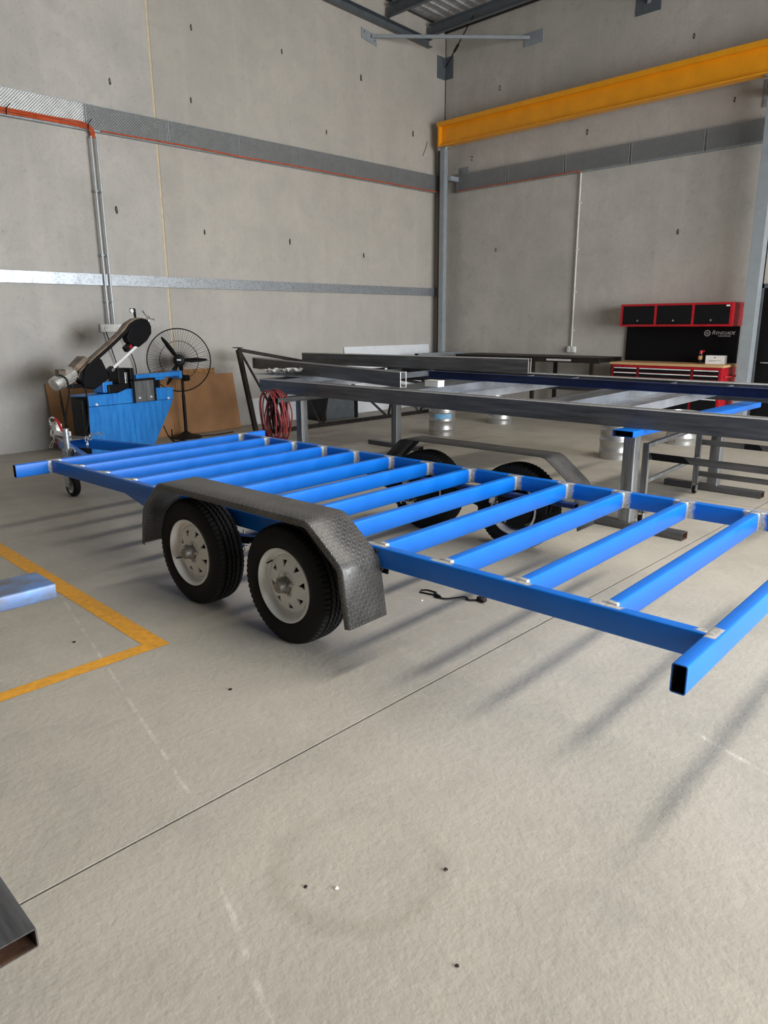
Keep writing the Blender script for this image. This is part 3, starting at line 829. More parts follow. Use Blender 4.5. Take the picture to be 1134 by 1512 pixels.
def rim_mb():
    mb = MB()
    mb.lathe([(-0.080, 0.197), (-0.088, 0.197), (-0.090, 0.191), (-0.084, 0.184), (-0.074, 0.177), (-0.062, 0.172), (-0.046, 0.169), (-0.041, 0.160), (-0.046, 0.152)], 64, 'y')
    mb.lathe([(0.080, 0.197), (0.088, 0.197), (0.088, 0.184), (0.060, 0.172), (-0.041, 0.169)], 64, 'y')
    # dished centre with eight triangular holes
    def P(r, a):
        yy = -0.046 - 0.016*min(1, (0.152-r)/0.06)
        return (r*math.cos(a), yy, r*math.sin(a))
    for k in range(8):
        a0 = 2*PI*k/8 + 0.2; h = PI/8
        N = 3
        outer = [P(0.152, a0-h+2*h*i/N) for i in range(N+1)]
        inner = [P(0.074, a0-h+2*h*i/N) for i in range(N+1)]
        b1, b2, ap = P(0.130, a0-0.150), P(0.130, a0+0.150), P(0.091, a0)
        vs = outer + inner + [b1, b2, ap]
        B1, B2, AP = 8, 9, 10
        mb.add(vs, [(0, 1, B1), (1, 2, B2, B1), (2, 3, B2), (0, B1, AP, 4), (3, 7, AP, B2), (4, AP, 5), (5, AP, 6), (6, AP, 7)])
        # returned edges of the hole give the pressing its depth
        back = [(p[0], p[1]+0.010, p[2]) for p in (b1, b2, ap)]
        mb.add([b1, b2, ap]+back, [(0, 1, 4, 3), (1, 2, 5, 4), (2, 0, 3, 5)])
    mb.lathe([(-0.062, 0.074), (-0.066, 0.068), (-0.066, 0.030)], 48, 'y')
    return mb
def make_wheel():
    w = rim_mb().build('wheel', M['white_rim'], tr, smooth=40)
    tyre_mb().build('tyre', M['tyre'], w, smooth=35)
    hb = MB().lathe([(-0.060, 0.046), (-0.078, 0.045), (-0.078, 0.040), (-0.085, 0.034), (-0.118, 0.031), (-0.124, 0.026), (-0.124, 0.0)], 24, 'y').build('hub_cap', M['hub'], w, smooth=35)
    for k in range(5):
        a = 2*PI*k/5 + 0.5
        MB().lathe([(-0.064, 0.011), (-0.080, 0.010), (-0.084, 0.006), (-0.092, 0.006), (-0.092, 0)], 6, 'y', (0.057*math.cos(a), 0, 0.057*math.sin(a))).build('wheel_nut', M['zinc'], w)
    MB().tube([(0.157, -0.045, 0.03), (0.153, -0.07, 0.028), (0.152, -0.085, 0.028)], 0.004, 6).build('valve_stem', M['black_matt'], w)
    MB().lathe([(-0.026, 0.0), (-0.026, 0.145), (0.055, 0.150), (0.062, 0.140), (0.062, 0.0)], 40, 'y').build('brake_drum', M['black'], w, smooth=40)
    return w
WU = (-2.035, -2.875); WZ = 0.316
wh = make_wheel()
first = True
for side in (0, 1):
    for u in WU:
        w = wh if first else copy_tree(wh, tr)
        first = False
        w.location = (u, -0.113 if side == 0 else W+0.113, WZ)
        w.rotation_euler = (0, 0.35+1.3*u, 0) if side == 0 else (0, 0.9*u, PI)
# suspension: springs, axles and u-bolt plates
for u in WU:
    MB().rhs((u, -0.05, 0.31), (u, W+0.05, 0.31), 0.045, 0.045).build('axle', M['black'], tr)
    for v in (0.14, W-0.14):
        sp = MB()
        for j, L in enumerate((0.33, 0.29, 0.22, 0.15)):
            pts = [(u-L+2*L*i/8, v, 0.355-0.012*j+0.055*((2*i/8-1)*L/0.33)**2) for i in range(9)]
            for i in range(8):
                sp.bar(pts[i], pts[i+1], 0.045, 0.008)
        s_ = sp.build('leaf_spring', M['black'], tr)
        MB().box(u-0.055, u+0.055, v-0.05, v+0.05, 0.270, 0.280).build('spring_plate', M['zinc'], s_, bevel=0.003)
        for du in (-0.035, 0.035):
            for dv in (-0.033, 0.033):
                MB().tube([(u+du, v+dv, 0.245), (u+du, v+dv, 0.385)], 0.006, 6).build('spring_bolt', M['zinc'], s_)
for v in (0.14, W-0.14):
    for u in (-1.68, -2.455, -3.23):
        MB().poly([(u-0.05, 0.475), (u+0.05, 0.475), (u+0.03, 0.37), (u-0.03, 0.37)], v-0.035, v-0.027).poly([(u-0.05, 0.475), (u+0.05, 0.475), (u+0.03, 0.37), (u-0.03, 0.37)], v+0.027, v+0.035).build('spring_hanger', M['black'], tr)
    MB().rhs((-3.45, v, 0.455), (-1.45, v, 0.455), 0.06, 0.034).build('spring_rail', M['navy'], tr)
# checker plate mudguards, folded from one strip with a lip
def guard(v_in, v_out, gm):
    path = [(-3.31, 0.30), (-3.268, 0.53), (-3.07, 0.713), (-1.780, 0.713), (-1.548, 0.53), (-1.505, 0.243)]
    # round the folds
    P = [Vector(p) for p in path]; pts = [P[0]]
    for i in range(1, len(P)-1):
        a = (P[i-1]-P[i]).normalized(); b = (P[i+1]-P[i]).normalized(); r = 0.035
        q0, q1 = P[i]+a*r, P[i]+b*r
        for k in range(5):
            t_ = k/4
            pts.append(q0*(1-t_)**2 + P[i]*2*t_*(1-t_) + q1*t_**2)
    pts.append(P[-1])
    n = len(pts)
    cen = Vector((-2.42, 0.30))
    nrm = []
    for i in range(n):
        d = (pts[min(i+1, n-1)]-pts[max(i-1, 0)]).normalized()
        nn = Vector((d.y, -d.x))
        if nn.dot(cen-pts[i]) < 0: nn = -nn
        nrm.append(nn)
    s = 1 if v_out > v_in else -1
    secs = []
    for i in range(n):
        p, q = pts[i], nrm[i]
        row = [(p.x, v_in, p.y), (p.x, v_out-s*0.006, p.y), ((p+q*0.006).x, v_out, (p+q*0.006).y), ((p+q*0.034).x, v_out, (p+q*0.034).y)]
        secs.append(row)
    L = [0.0]
    for i in range(1, n): L.append(L[-1]+(pts[i]-pts[i-1]).length)
    cv = [0.0, abs(v_out-v_in)-0.006, abs(v_out-v_in)+0.003, abs(v_out-v_in)+0.031]
    me = bpy.data.meshes.new('mudguard')
    vs = [v for r in secs for v in r]
    fs = [(i*4+j, i*4+j+1, (i+1)*4+j+1, (i+1)*4+j) for i in range(n-1) for j in range(3)]
    me.from_pydata(vs, [], fs)
    uv = me.uv_layers.new(name='UVMap')
    for poly in me.polygons:
        for li in poly.loop_indices:
            vi = me.loops[li].vertex_index
            uv.data[li].uv = (L[vi//4], cv[vi % 4])
    me.materials.append(gm)
    me.polygons.foreach_set('use_smooth', [True]*len(me.polygons))
    me.set_sharp_from_angle(angle=math.radians(50))
    o = bpy.data.objects.new('mudguard', me); COL.objects.link(o); o.parent = tr
    so = o.modifiers.new('thick', 'SOLIDIFY'); so.thickness = 0.003; so.offset = 0
    return o
guard(-0.002, -0.252, M['checker'])
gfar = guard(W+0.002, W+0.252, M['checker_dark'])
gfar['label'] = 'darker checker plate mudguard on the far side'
for u, z in ((-1.56, 0.555), (-1.53, 0.47), (-3.26, 0.50)):
    MB().box(u-0.008, u+0.006, -0.012, 0.001, z-0.006, z+0.006).build('guard_tack', M['black_steel'], tr, bevel=0.003)

# ================================================================== TRESTLES AND THE GREY FRAME
def trestle(name, label, xc, y0, y1, feet, posts, beam_mat, caps=True):
    t = thing(name, label, 'trestle', (xc, y0, 0))
    MB().rhs((0, 0, 0.775), (0, y1-y0, 0.775), 0.17, 0.05, 0.004, 0.006, inner_mat=1).build('top_beam', [beam_mat, M['dark']], t, smooth=35)
    for (yp, x0, x1) in feet:
        MB().rhs((x0-xc, yp-y0, 0.03), (x1-xc, yp-y0, 0.03), 0.10, 0.06, 0.004, 0.006, inner_mat=1).build('foot', [M['steel_x'], M['rust']], t, smooth=35)
    for (xp, yp) in posts:
        MB().rhs((xp-xc, yp-y0, 0.06), (xp-xc, yp-y0, 0.75), 0.10, 0.10, 0.004, 0.010, up=(0, 1, 0)).build('post', M['steel_z'], t, smooth=35)
    return t
trestle('trestle', 'steel trestle with blue top beam under the right of grey frame', -2.585, 5.18, 7.95, ((5.33, -3.05, -2.10), (7.15, -3.06, -2.14)), ((-2.585, 5.35), (-2.60, 7.17)), M['blue'])
trestle('trestle', 'steel trestle under the left of grey frame with red hoses hanging on it', -6.66, 4.95, 7.95, ((5.33, -7.13, -6.2), (6.92, -7.13, -6.2)), ((-6.66, 5.35), (-6.66, 6.94)), M['steel_y'])
trestle('trestle', 'cut off steel trestle at the left photo edge on the yellow marked floor', -2.385, -1.9, 0.815, ((0.42, -2.80, -1.775), (-1.5, -2.80, -1.775)), ((-2.385, 0.43), (-2.385, -1.5)), M['blue_grey'])

fr = thing('grey_steel_frame', 'unpainted grey steel frame lying level on two trestles', 'steel frame', (-7.46, 5.35, 0.80))
fr.rotation_euler = (0.018, 0, 0)
FZ, FH = 0.0, 0.155
XE = 8.6
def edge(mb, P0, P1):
    mb.cur = 1; mb.bar(P0, P1, 0.004, 0.011); mb.cur = 0  # pale strip painting the light caught along the flange edge
for nm, y, s in (('near_channel', 0.0, -1), ('far_channel', 2.25, 1)):
    mb = MB()
    H_ = FH if nm == 'near_channel' else FH+0.02
    mb.channel((0, y, H_/2), (XE, y, H_/2), H_, 0.065, 0.007, side=s)
    H_ = FH if nm == 'near_channel' else FH+0.02
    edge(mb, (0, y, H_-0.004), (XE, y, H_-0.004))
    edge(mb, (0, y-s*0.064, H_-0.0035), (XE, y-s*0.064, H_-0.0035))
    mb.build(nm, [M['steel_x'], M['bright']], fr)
MB().channel((0.0, 0.066, FH/2), (0.0, 2.185, FH/2), FH, 0.06, 0.007, side=1).build('end_channel', M['steel_y'], fr)
for x0, x1 in ((0.35, 0.95), (2.52, 3.12), (4.25, 4.82), (6.6, 7.2)):
    MB().box(x0, x1, 0.066, 2.185, 0.085, 0.092).box(x0, x0+0.006, 0.066, 2.185, 0.092, FH).box(x1-0.006, x1, 0.066, 2.185, 0.092, FH).build('cross_pan', M['galv_sheet'], fr)
for x in (1.7, 3.75, 5.8, 7.9):
    MB().channel((x, 0.066, FH/2-0.02), (x, 2.185, FH/2-0.02), 0.10, 0.05, 0.006, side=1).build('cross_channel', M['steel_y'], fr)
# blue channel lying across the pans
t = thing('blue_channel', 'long dark blue painted steel channel lying on the grey frame', 'steel channel', (-5.75, 6.55, 0.979))
MB().channel((0, 0, 0.04), (6.6, -0.02, 0.04), 0.08, 0.05, 0.006, side=1).bar((0, -0.004, 0.045), (6.6, -0.024, 0.045), 0.010, 0.012).build('channel', M['navy'], t)
# steel sections resting on top
def resting(name, label, P0, P1, web, fl_, mat, side=1):
    P0, P1 = Vector(P0), Vector(P1)
    d = P1-P0
    t = thing(name, label, 'steel channel', P0, math.atan2(d.y, d.x))
    mb = MB()
    mb.channel((0, 0, web/2), (d.length, 0, web/2), web, fl_, 0.008, side=side)
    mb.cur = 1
    mb.bar((0, 0, web-0.004), (d.length, 0, web-0.004), 0.004, 0.010)  # pale strip painting the glint on the top edge
    mb.bar((d.length+0.001, 0, 0.0), (d.length+0.001, 0, web), 0.006, 0.003, up=(1, 0, 0))
    mb.bar((d.length+0.001, -side*(fl_-0.01), 0.0), (d.length+0.001, -side*(fl_-0.01), web), 0.006, 0.003, up=(1, 0, 0))
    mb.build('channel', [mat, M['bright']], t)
    return t
resting('loose_channel', 'grey channel with open right end laid diagonally over the frame front', (-9.05, 6.38, 0.976), (-5.07, 5.345, 0.960), 0.155, 0.075, M['steel_x'], -1)
resting('loose_channel', 'long grey channel lying on the far side of the frame', (-8.85, 7.15, 1.012), (-5.02, 7.52, 1.018), 0.17, 0.075, M['steel_x'], -1)
# papers and a box on the frame's left pan
t = thing('paper_stack', 'crumpled white papers heaped on the left end of grey frame', 'papers', (-7.78, 5.80, 0.970))
MB().box(-0.25, 0.75, -0.12, 0.25, 0, 0.006).build('backing_sheet', M['galv_sheet'], t)
for i in range(7):
    a = random.uniform(-.5, .5); x = -0.15+0.11*i; y = random.uniform(-0.05, .12)
    mb = MB(); N = 4
    vs = [(x+0.16*(ii/N-.5)*math.cos(a)-0.13*(jj/N-.5)*math.sin(a), y+0.16*(ii/N-.5)*math.sin(a)+0.13*(jj/N-.5)*math.cos(a), 0.012+0.006*i+random.uniform(0, 0.06)) for jj in range(N+1) for ii in range(N+1)]
    mb.add(vs, [(jj*(N+1)+ii, jj*(N+1)+ii+1, (jj+1)*(N+1)+ii+1, (jj+1)*(N+1)+ii) for jj in range(N) for ii in range(N)])
    mb.build('paper_sheet', M['paper'], t)
t = thing('white_carton', 'small white carton on the grey frame beside the diagonal channel', 'box', (-4.98, 5.75, 0.966))
MB().box(-0.08, 0.10, -0.05, 0.05, 0, 0.06).build('carton', M['white_panel'], t, bevel=0.003)
MB().box(-0.082, 0.102, -0.052, 0.052, 0.06, 0.066).build('lid', M['paper'], t)

# coiled red hoses hanging from the left trestle
t = thing('red_hose', 'coiled red air hoses hanging from the left trestle beam end', 'hose', (-6.73, 5.06, 0.80))
mb = MB()
def loop(cx, cy, w, h, jitter, r, top):
    pts = []
    for k in range(28):
        a = 2*PI*k/28
        x = cx + w*math.cos(a)*(1+0.10*math.sin(3*a+jitter))
        z = top - h/2 + h/2*math.sin(a) - 0.03*math.sin(2*a+jitter)
        y = cy + 0.035*math.cos(a+jitter)
        pts.append((x, y, z))
    return pts
for i in range(13):
    j = random.uniform(0, 6)
    w = 0.155+random.uniform(-0.035, 0.03); h = 0.56+random.uniform(-0.10, 0.05)
    pts = [Vector(p) for p in loop(random.uniform(-0.03, 0.03), random.uniform(-0.11, 0.06), w, h, j, 0.009, 0.035+random.uniform(0, 0.03))]
    MB().tube(pts, 0.0085, 7, closed=True).build('hose_loop', M['red_hose'], t, smooth=60)
for i in range(4):
    MB().tube([Vector(p) for p in loop(random.uniform(-0.03, 0.02), random.uniform(-0.05, 0.05), 0.07, 0.42, i*1.3, 0.008, 0.02)], 0.008, 7, closed=True).build('cable_loop', M['black_matt'], t, smooth=60)

# ---- kegs
def keg():
    t = thing('keg', '', 'keg')
    MB().lathe([(0.03, 0.0), (0.03, 0.17), (0.0, 0.178), (0.0, 0.188), (0.04, 0.190), (0.075, 0.190), (0.085, 0.197), (0.10, 0.197), (0.11, 0.192), (0.20, 0.192), (0.21, 0.199), (0.235, 0.199), (0.245, 0.192), (0.33, 0.192), (0.34, 0.197), (0.355, 0.197), (0.365, 0.190), (0.40, 0.190), (0.44, 0.186), (0.44, 0.176), (0.41, 0.174), (0.40, 0.13), (0.41, 0.0)], 40, 'z').build('body', M['keg'], t, smooth=35)
    MB().lathe([(0.41, 0.0), (0.41, 0.035), (0.43, 0.03), (0.43, 0.0)], 16, 'z').build('valve', M['zinc'], t, smooth=35)
    for k in range(2):
        a = -0.9+k*PI
        MB().tube([(0.1895*math.cos(a), 0.1895*math.sin(a), 0.05), (0.1915*math.cos(a), 0.1915*math.sin(a), 0.05)], 0.008, 8).build('drain_hole', M['black_matt'], t)
    return t
k0 = keg()
for i, (x, y, lab) in enumerate(((-6.95, 8.22, 'stainless keg with pale blue label standing behind the left trestle'), (-7.06, 9.82, 'stainless keg half hidden farthest back under the grey frame'), (-4.15, 8.17, 'stainless keg standing just left of the trestle with blue beam'), (-4.02, 9.75, 'stainless keg seen behind the trolley frame under grey frame'))):
    k = k0 if i == 0 else copy_tree(k0)
    k.location = (x, y, 0); k['label'] = lab; k['group'] = 'kegs on the floor behind the trestles'
    k.rotation_euler = (0, 0, i*0.8)
    if i == 0:
        lab_mb = MB(); n = 8
        a0, a1 = -1.5, -0.1
        vs = [(0.1935*math.cos(a0+(a1-a0)*q/n), 0.1935*math.sin(a0+(a1-a0)*q/n), z) for z in (0.252, 0.322) for q in range(n+1)]
        lab_mb.add(vs, [(q, q+1, n+2+q, n+1+q) for q in range(n)])
        k_label = lab_mb
k_label.build('paper_label', M['light_blue'], k0)

# ---- thin steel trolley on castors
t = thing('steel_trolley', 'open thin bar steel trolley on castors behind the right trestle', 'trolley', (-2.62, 5.56, 0))
Y2 = 1.36
def b(name, P0, P1, w=0.035, h=0.035, m='steel_z'):
    return MB().bar(P0, P1, w, h, r=0.004).build(name, M[m], t, smooth=35)
for x in (0.06, 1.9):
    for y in (0, Y2):
        dx = -0.12 if y else 0
        MB().bar((x+dx, y, 0.10), (x+dx, y, 0.66), 0.05, 0.035, up=(0, 1, 0)).build('upright', M['steel_z'], t)
        MB().lathe([(-0.012, 0.008), (-0.014, 0.030), (0, 0.036), (0.014, 0.030), (0.012, 0.008)], 16, 'x', (x+dx, y, 0.036)).build('castor_wheel', M['black_matt'], t, smooth=50)
        MB().box(x+dx-0.022, x+dx-0.016, y-0.02, y+0.02, 0.03, 0.10).box(x+dx+0.016, x+dx+0.022, y-0.02, y+0.02, 0.03, 0.10).box(x+dx-0.022, x+dx+0.022, y-0.02, y+0.02, 0.09, 0.10).build('castor_fork', M['zinc'], t)
b('end_bar', (0.06, 0, 0.64), (-0.06, Y2, 0.64)); b('end_bar', (0.06, 0, 0.345), (-0.06, Y2, 0.345), 0.03, 0.03)
for z, y, x0 in ((0.56, 0, 0.06), (0.50, Y2, -0.06), (0.20, Y2, -0.06)):
    MB().bar((x0, y, z), (x0+1.95, y, z), 0.012, 0.055 if y == 0 else 0.05).build('side_bar', M['steel_x'], t)
for x in (0.35, 0.62, 1.2):
    MB().poly([(x, 0.475), (x+0.16, 0.475), (x+0.12, 0.527), (x, 0.527)], Y2-0.009, Y2-0.0065).build('black_mark', M['black_matt'], t)
MB().poly([(0.12, 0.533), (0.42, 0.533), (0.36, 0.588), (0.10, 0.588)], -0.009, -0.0065).build('black_mark', M['black_matt'], t)

# ================================================================== LATTICE TRUSS AND BOARDS (left wall)
t = thing('lattice_truss', 'dark rusty steel lattice truss standing on edge by the left wall', 'truss', (-8.92, 6.30, 0))
LT, HT, LEAN = 4.1, 1.24, -0.36
pt = lambda y, z: (LEAN*z/HT, y, z)
m = M['black_steel']
MB().bar(pt(0, 0.03), pt(LT, 0.03), 0.06, 0.06).build('bottom_chord', m, t)
zt_ = lambda y: HT - 0.185*y
MB().bar(pt(0.0, HT), pt(LT, zt_(LT)), 0.05, 0.05).build('top_chord', m, t)
MB().bar(pt(0.0, 0.05), pt(0.0, HT), 0.06, 0.06, up=(0, 1, 0)).build('end_post', m, t)
MB().box(LEAN-0.09, LEAN+0.05, -0.04, 0.05, HT+0.022, HT+0.034).build('top_plate', m, t)
MB().bar(pt(LT, 0.05), pt(LT, zt_(LT)), 0.06, 0.06, up=(0, 1, 0)).build('end_post', m, t)
for ya, yb in ((0.0, 0.52), (0.88, 1.27), (1.80, 2.76), (3.2, 3.6)):
    MB().bar(pt(ya+0.03, zt_(ya)-0.03), pt(yb-0.02, 0.06), 0.035, 0.035).build('diagonal', m, t)
for ya, yb in ((0.52, 0.86), (1.29, 1.74), (2.80, 3.16), (3.64, 4.05)):
    MB().bar(pt(ya+0.02, 0.06), pt(yb, zt_(yb)-0.03), 0.035, 0.035).build('diagonal', m, t)
# boards leaning on the left wall
def leaning(name, label, y0, y1, h, xb, th, m, z0=0.0, cat='board', xw=XL+0.004):
    tilt = 0.0
    L = xb-xw
    ang = math.atan2(L, h)
    o = MB().box(0, th, 0, y1-y0, 0, math.hypot(h, L)).build(name, m, None, (xb, y0, z0), (tilt, -ang, 0), bevel=0.002)
    return tag(o, label, cat)
leaning('fibreboard_sheet', 'large brown fibreboard sheet leaning on the wall behind fan', 4.98, 6.62, 0.86, -9.80, 0.018, M['mdf'], xw=-9.962)
leaning('fibreboard_sheet', 'narrow brown board end leaning left of the bandsaw base', 3.73, 3.88, 0.86, -9.80, 0.018, M['mdf'])
leaning('fibreboard_sheet', 'brown board behind the bandsaw motor leaning on left wall', 3.91, 4.90, 0.86, -9.78, 0.018, M['mdf'])
leaning('strand_board', 'thin strand board strip peeking above the large brown sheet', 5.3, 6.32, 0.95, -9.94, 0.016, M['osb'], xw=-10.006)
leaning('white_board', 'long white laminate board leaning behind the steel channels', 9.05, 11.36, 1.19, -9.83, 0.018, M['white_panel'])
leaning('white_board', 'low white board leaning on the wall behind the truss', 7.0, 9.0, 0.42, -9.90, 0.016, M['white_panel'])
t = thing('grey_bin', 'dark grey steel box against the wall behind truss', 'box', (-9.60, 8.35, 0))
MB().box(-0.2, 0.2, -0.35, 0.45, 0, 0.42).build('body', M['grey_steel'], t, bevel=0.01)
MB().box(-0.21, 0.21, -0.36, -0.28, 0.0, 0.47).build('end_flap', M['black'], t)
MB().box(-0.21, 0.21, 0.38, 0.46, 0.0, 0.47).build('end_flap', M['black'], t)
# steel tubes on stools at the back corner
t = thing('stock_rack', 'low dark rack of steel tube in the far corner', 'rack', (-9.45, 10.5, 0))
for y in (0.1, 1.1):
    MB().bar((0, y, 0), (0, y, 0.90), 0.05, 0.05, up=(0, 1, 0)).build('rack_leg', M['black_steel'], t)
    MB().bar((0.35, y, 0), (0.35, y, 0.90), 0.05, 0.05, up=(0, 1, 0)).build('rack_leg', M['black_steel'], t)
    MB().bar((-0.05, y, 0.925), (0.4, y, 0.925), 0.05, 0.05).build('rack_bar', M['black_steel'], t)
MB().rhs((0.05, -0.15, 1.0), (0.05, 1.25, 1.0), 0.10, 0.10, inner_mat=1).build('tube', [M['galv_dull'], M['dark']], t)
MB().box(0.12, 0.46, -0.75, 0.6, 0.951, 0.958).build('plate', M['black_steel'], t)

# ================================================================== REAR BENCH, TOOL CHEST
t = thing('steel_workbench', 'long bare steel workbench frame along the rear wall', 'workbench', (-8.88, 10.9, 0))
m = M['black_steel']
for y in (0, 0.72):
    MB().bar((0, y, 0.99), (2.95, y, 0.99), 0.05, 0.08).build('top_rail', m, t)
for x in (0.025, 1.7, 2.82):
    for y in (0, 0.72):
        MB().bar((x, y, 0), (x, y, 0.95), 0.055, 0.055, up=(0, 1, 0)).build('leg', m, t)
    MB().bar((x, 0.025, 0.98), (x, 0.695, 0.98), 0.05, 0.06).build('cross_rail', m, t)
MB().box(-0.03, 2.98, -0.03, 0.75, 1.03, 1.036).build('top_sheet', m, t)
MB().box(1.98, 2.45, -0.0275, -0.0255, 0.975, 1.005).build('bright_strip', M['bright'], t)

t = thing('tool_chest', 'red tool chest with black drawers and timber top', 'tool chest', (-5.86, 11.18, 0))
CW, CD = 1.76, 0.54
MB().box(0, CW, 0.0, CD, 0.12, 0.935).build('carcass', M['red'], t, bevel=0.008)
MB().box(-0.02, CW+0.02, -0.025, CD, 0.935, 0.972).build('timber_top', M['timber'], t, bevel=0.004)
for x in (0.1, CW-0.1):
    for y in (0.08, CD-0.08):
        MB().lathe([(-0.02, 0.01), (-0.022, 0.05), (0, 0.06), (0.022, 0.05), (0.02, 0.01)], 20, 'x', (x, y, 0.06)).build('castor', M['black_matt'], t, smooth=40)
cols = ((0.055, 0.445), (0.487, 1.305), (1.347, 1.715))
for x0, x1 in cols:
    z = 0.895
    for hh in (0.075, 0.075, 0.11, 0.16, 0.30):
        dr = MB().box(x0, x1, -0.018, 0.0, z-hh+0.008, z).build('drawer', M['black'], t, bevel=0.003)
        MB().box(x0+0.006, x1-0.006, -0.034, -0.018, z-0.018, z-0.003).build('drawer_pull', M['white_metal'], dr, bevel=0.003)
        z -= hh
MB().tube([(CW+0.01, 0.08, 0.80), (CW+0.06, 0.10, 0.80), (CW+0.06, 0.44, 0.80), (CW+0.01, 0.46, 0.80)], 0.012, 8).build('side_handle', M['red'], t, smooth=60)

t = thing('wall_cabinet', 'red overhead cabinet with three black flip-up doors', 'cabinet', (-5.855, 11.35, 1.525))
HW, HH, HD = 1.745, 0.345, 0.445
fr_ = 0.03
MB().box(0, HW, 0.02, HD, 0, HH).build('carcass', M['red'], t, bevel=0.005)
mb = MB().box(0, HW, 0, 0.02, 0, fr_).box(0, HW, 0, 0.02, HH-fr_, HH)
for x in (0.0, 0.565, 1.152, HW-0.036):
    mb.box(x, x+0.036, 0, 0.02, fr_, HH-fr_)
mb.build('front_frame', M['red'], t)
for x0, x1 in ((0.036, 0.565), (0.601, 1.152), (1.188, HW-0.036)):
    dd = MB().box(x0+0.003, x1-0.003, 0.006, 0.021, fr_+0.003, HH-fr_-0.003).build('flip_door', M['black'], t, bevel=0.002)
    MB().lathe([(0.006, 0), (0.006, 0.008), (-0.012, 0.014), (-0.016, 0.0)], 14, 'y', ((x0+x1)/2, 0, 0.088)).build('door_knob', M['zinc'], dd, smooth=50)
    MB().box(x0+0.003, x1-0.003, 0.002, 0.006, fr_+0.003, fr_+0.03).build('door_lip', M['black_matt'], dd)
MB().box(HW-0.095, HW-0.045, 0.002, 0.006, HH-0.06, HH-0.038).build('white_sticker', M['paper'], t)

t = thing('back_panel', 'black back panel with silver lettering between chest and cabinet', 'panel', (-5.93, YR-0.042, 0.975))
MB().box(0, 1.80, 0.0, 0.04, 0.0, 0.548).build('sheet', M['black_matt'], t, bevel=0.002)
def lettering(txt, x, z, size, stretch, parent, shear=0.0, name='lettering', ext=0.002):
    cu = bpy.data.curves.new(name, 'FONT')
    cu.body = txt; cu.size = size; cu.extrude = ext; cu.shear = shear
    tmp = bpy.data.objects.new('tmp', cu); COL.objects.link(tmp)
    dg = bpy.context.evaluated_depsgraph_get()
    me = bpy.data.meshes.new_from_object(tmp.evaluated_get(dg))
    bpy.data.objects.remove(tmp)
    me.materials.clear(); me.materials.append(M['lettering'])
    o = bpy.data.objects.new(name, me); COL.objects.link(o); o.parent = parent
    o.location = (x, -0.0015, z); o.rotation_euler = (PI/2, 0, 0); o.scale = (stretch, 1, 1)
    return o
LX = -4.53+5.93
lettering('R', LX, 0.428, 0.085, 1.05, t, 0.2)
lettering('ENEGADE', LX+0.057, 0.428, 0.064, 1.0, t, 0.2)
lettering('INDUSTRIAL', LX+0.10, 0.394, 0.032, 1.05, t, 0.0)
cx, cz = -4.598+5.93, 0.445
MB().lathe([(-0.003, 0.036), (-0.003, 0.047), (0.001, 0.047), (0.001, 0.036)], 32, 'y', (cx, 0, cz), closed=True).build('emblem_ring', M['lettering'], t)
lettering('R', cx-0.024, cz-0.021, 0.056, 1.0, t, 0.2, 'emblem_letter')
MB().bar((cx+0.006, -0.002, cz-0.026), (cx+0.030, -0.002, cz+0.024), 0.003, 0.008, up=(0, 1, 0)).build('emblem_slash', M['lettering'], t)

t = thing('spray_can', 'black spray can with red cap on the timber top', 'spray can', (-4.565, 11.5, 0.972))
MB().lathe([(0, 0), (0, 0.032), (0.005, 0.033), (0.135, 0.033), (0.145, 0.028), (0.15, 0)], 20, 'z').build('can_body', M['black'], t, smooth=40)
MB().lathe([(0.06, 0.0335), (0.115, 0.0335)], 20, 'z').build('can_label', M['timber'], t, smooth=60)
MB().lathe([(0.146, 0.0), (0.146, 0.024), (0.195, 0.022), (0.20, 0)], 16, 'z').build('can_cap', M['red'], t, smooth=40)
MB().box(0.0, 0.05, -0.012, 0.012, 0.17, 0.198).build('spray_nozzle', M['red'], t, bevel=0.004)
t = thing('cardboard_box', 'white box with small print beside the spray can', 'box', (-4.33, 11.5, 0.972), 0.06)
MB().box(-0.135, 0.135, -0.06, 0.08, 0, 0.125).build('carton', M['paper'], t, bevel=0.003)
MB().box(-0.012, 0.012, -0.0615, -0.06, 0.085, 0.105).box(-0.09, 0.09, -0.0615, -0.06, 0.05, 0.056).box(-0.09, 0.02, -0.0615, -0.06, 0.036, 0.041).build('faint_print', M['galv_dull'], t)

# ================================================================== BANDSAW
ang = math.radians(90+15.2)
sw = thing('bandsaw', 'blue metal cutting bandsaw with raised black head by the left wall', 'bandsaw', (-8.507, 3.642, 0.0944), ang)
sw.scale = (0.941, 0.941, 0.941)
SD = 0.32
front = [(0.0, 0.61), (1.42, 0.59), (1.41, 0.54), (1.04, 0.02), (0.96, -0.095), (-0.02, -0.095)]
MB().poly(front, 0.0, 0.012).build('front_panel', M['saw_blue'], sw, bevel=0.003)
MB().poly([(0.0, 0.75), (0.43, 0.742), (0.62, 0.793), (1.43, 0.752), (1.425, 0.595), (0.0, 0.618)], -0.014, 0.0).build('apron', M['saw_blue'], sw, bevel=0.002)
MB().poly([(0.0, 0.72), (1.38, 0.72), (1.36, 0.52), (1.0, 0.0), (0.94, -0.1), (0.0, -0.1)], 0.012, SD).build('base_body', M['black'], sw, bevel=0.004)
MB().poly([(-0.01, 0.735), (1.38, 0.735), (1.38, 0.75), (-0.01, 0.75)], 0.0, SD+0.02).build('coolant_tray', M['saw_blue'], sw)
MB().bar((0.72, -0.002, 0.03), (0.70, -0.002, 0.59), 0.012, 0.008, up=(0, 1, 0)).build('panel_fold', M['saw_blue'], sw)
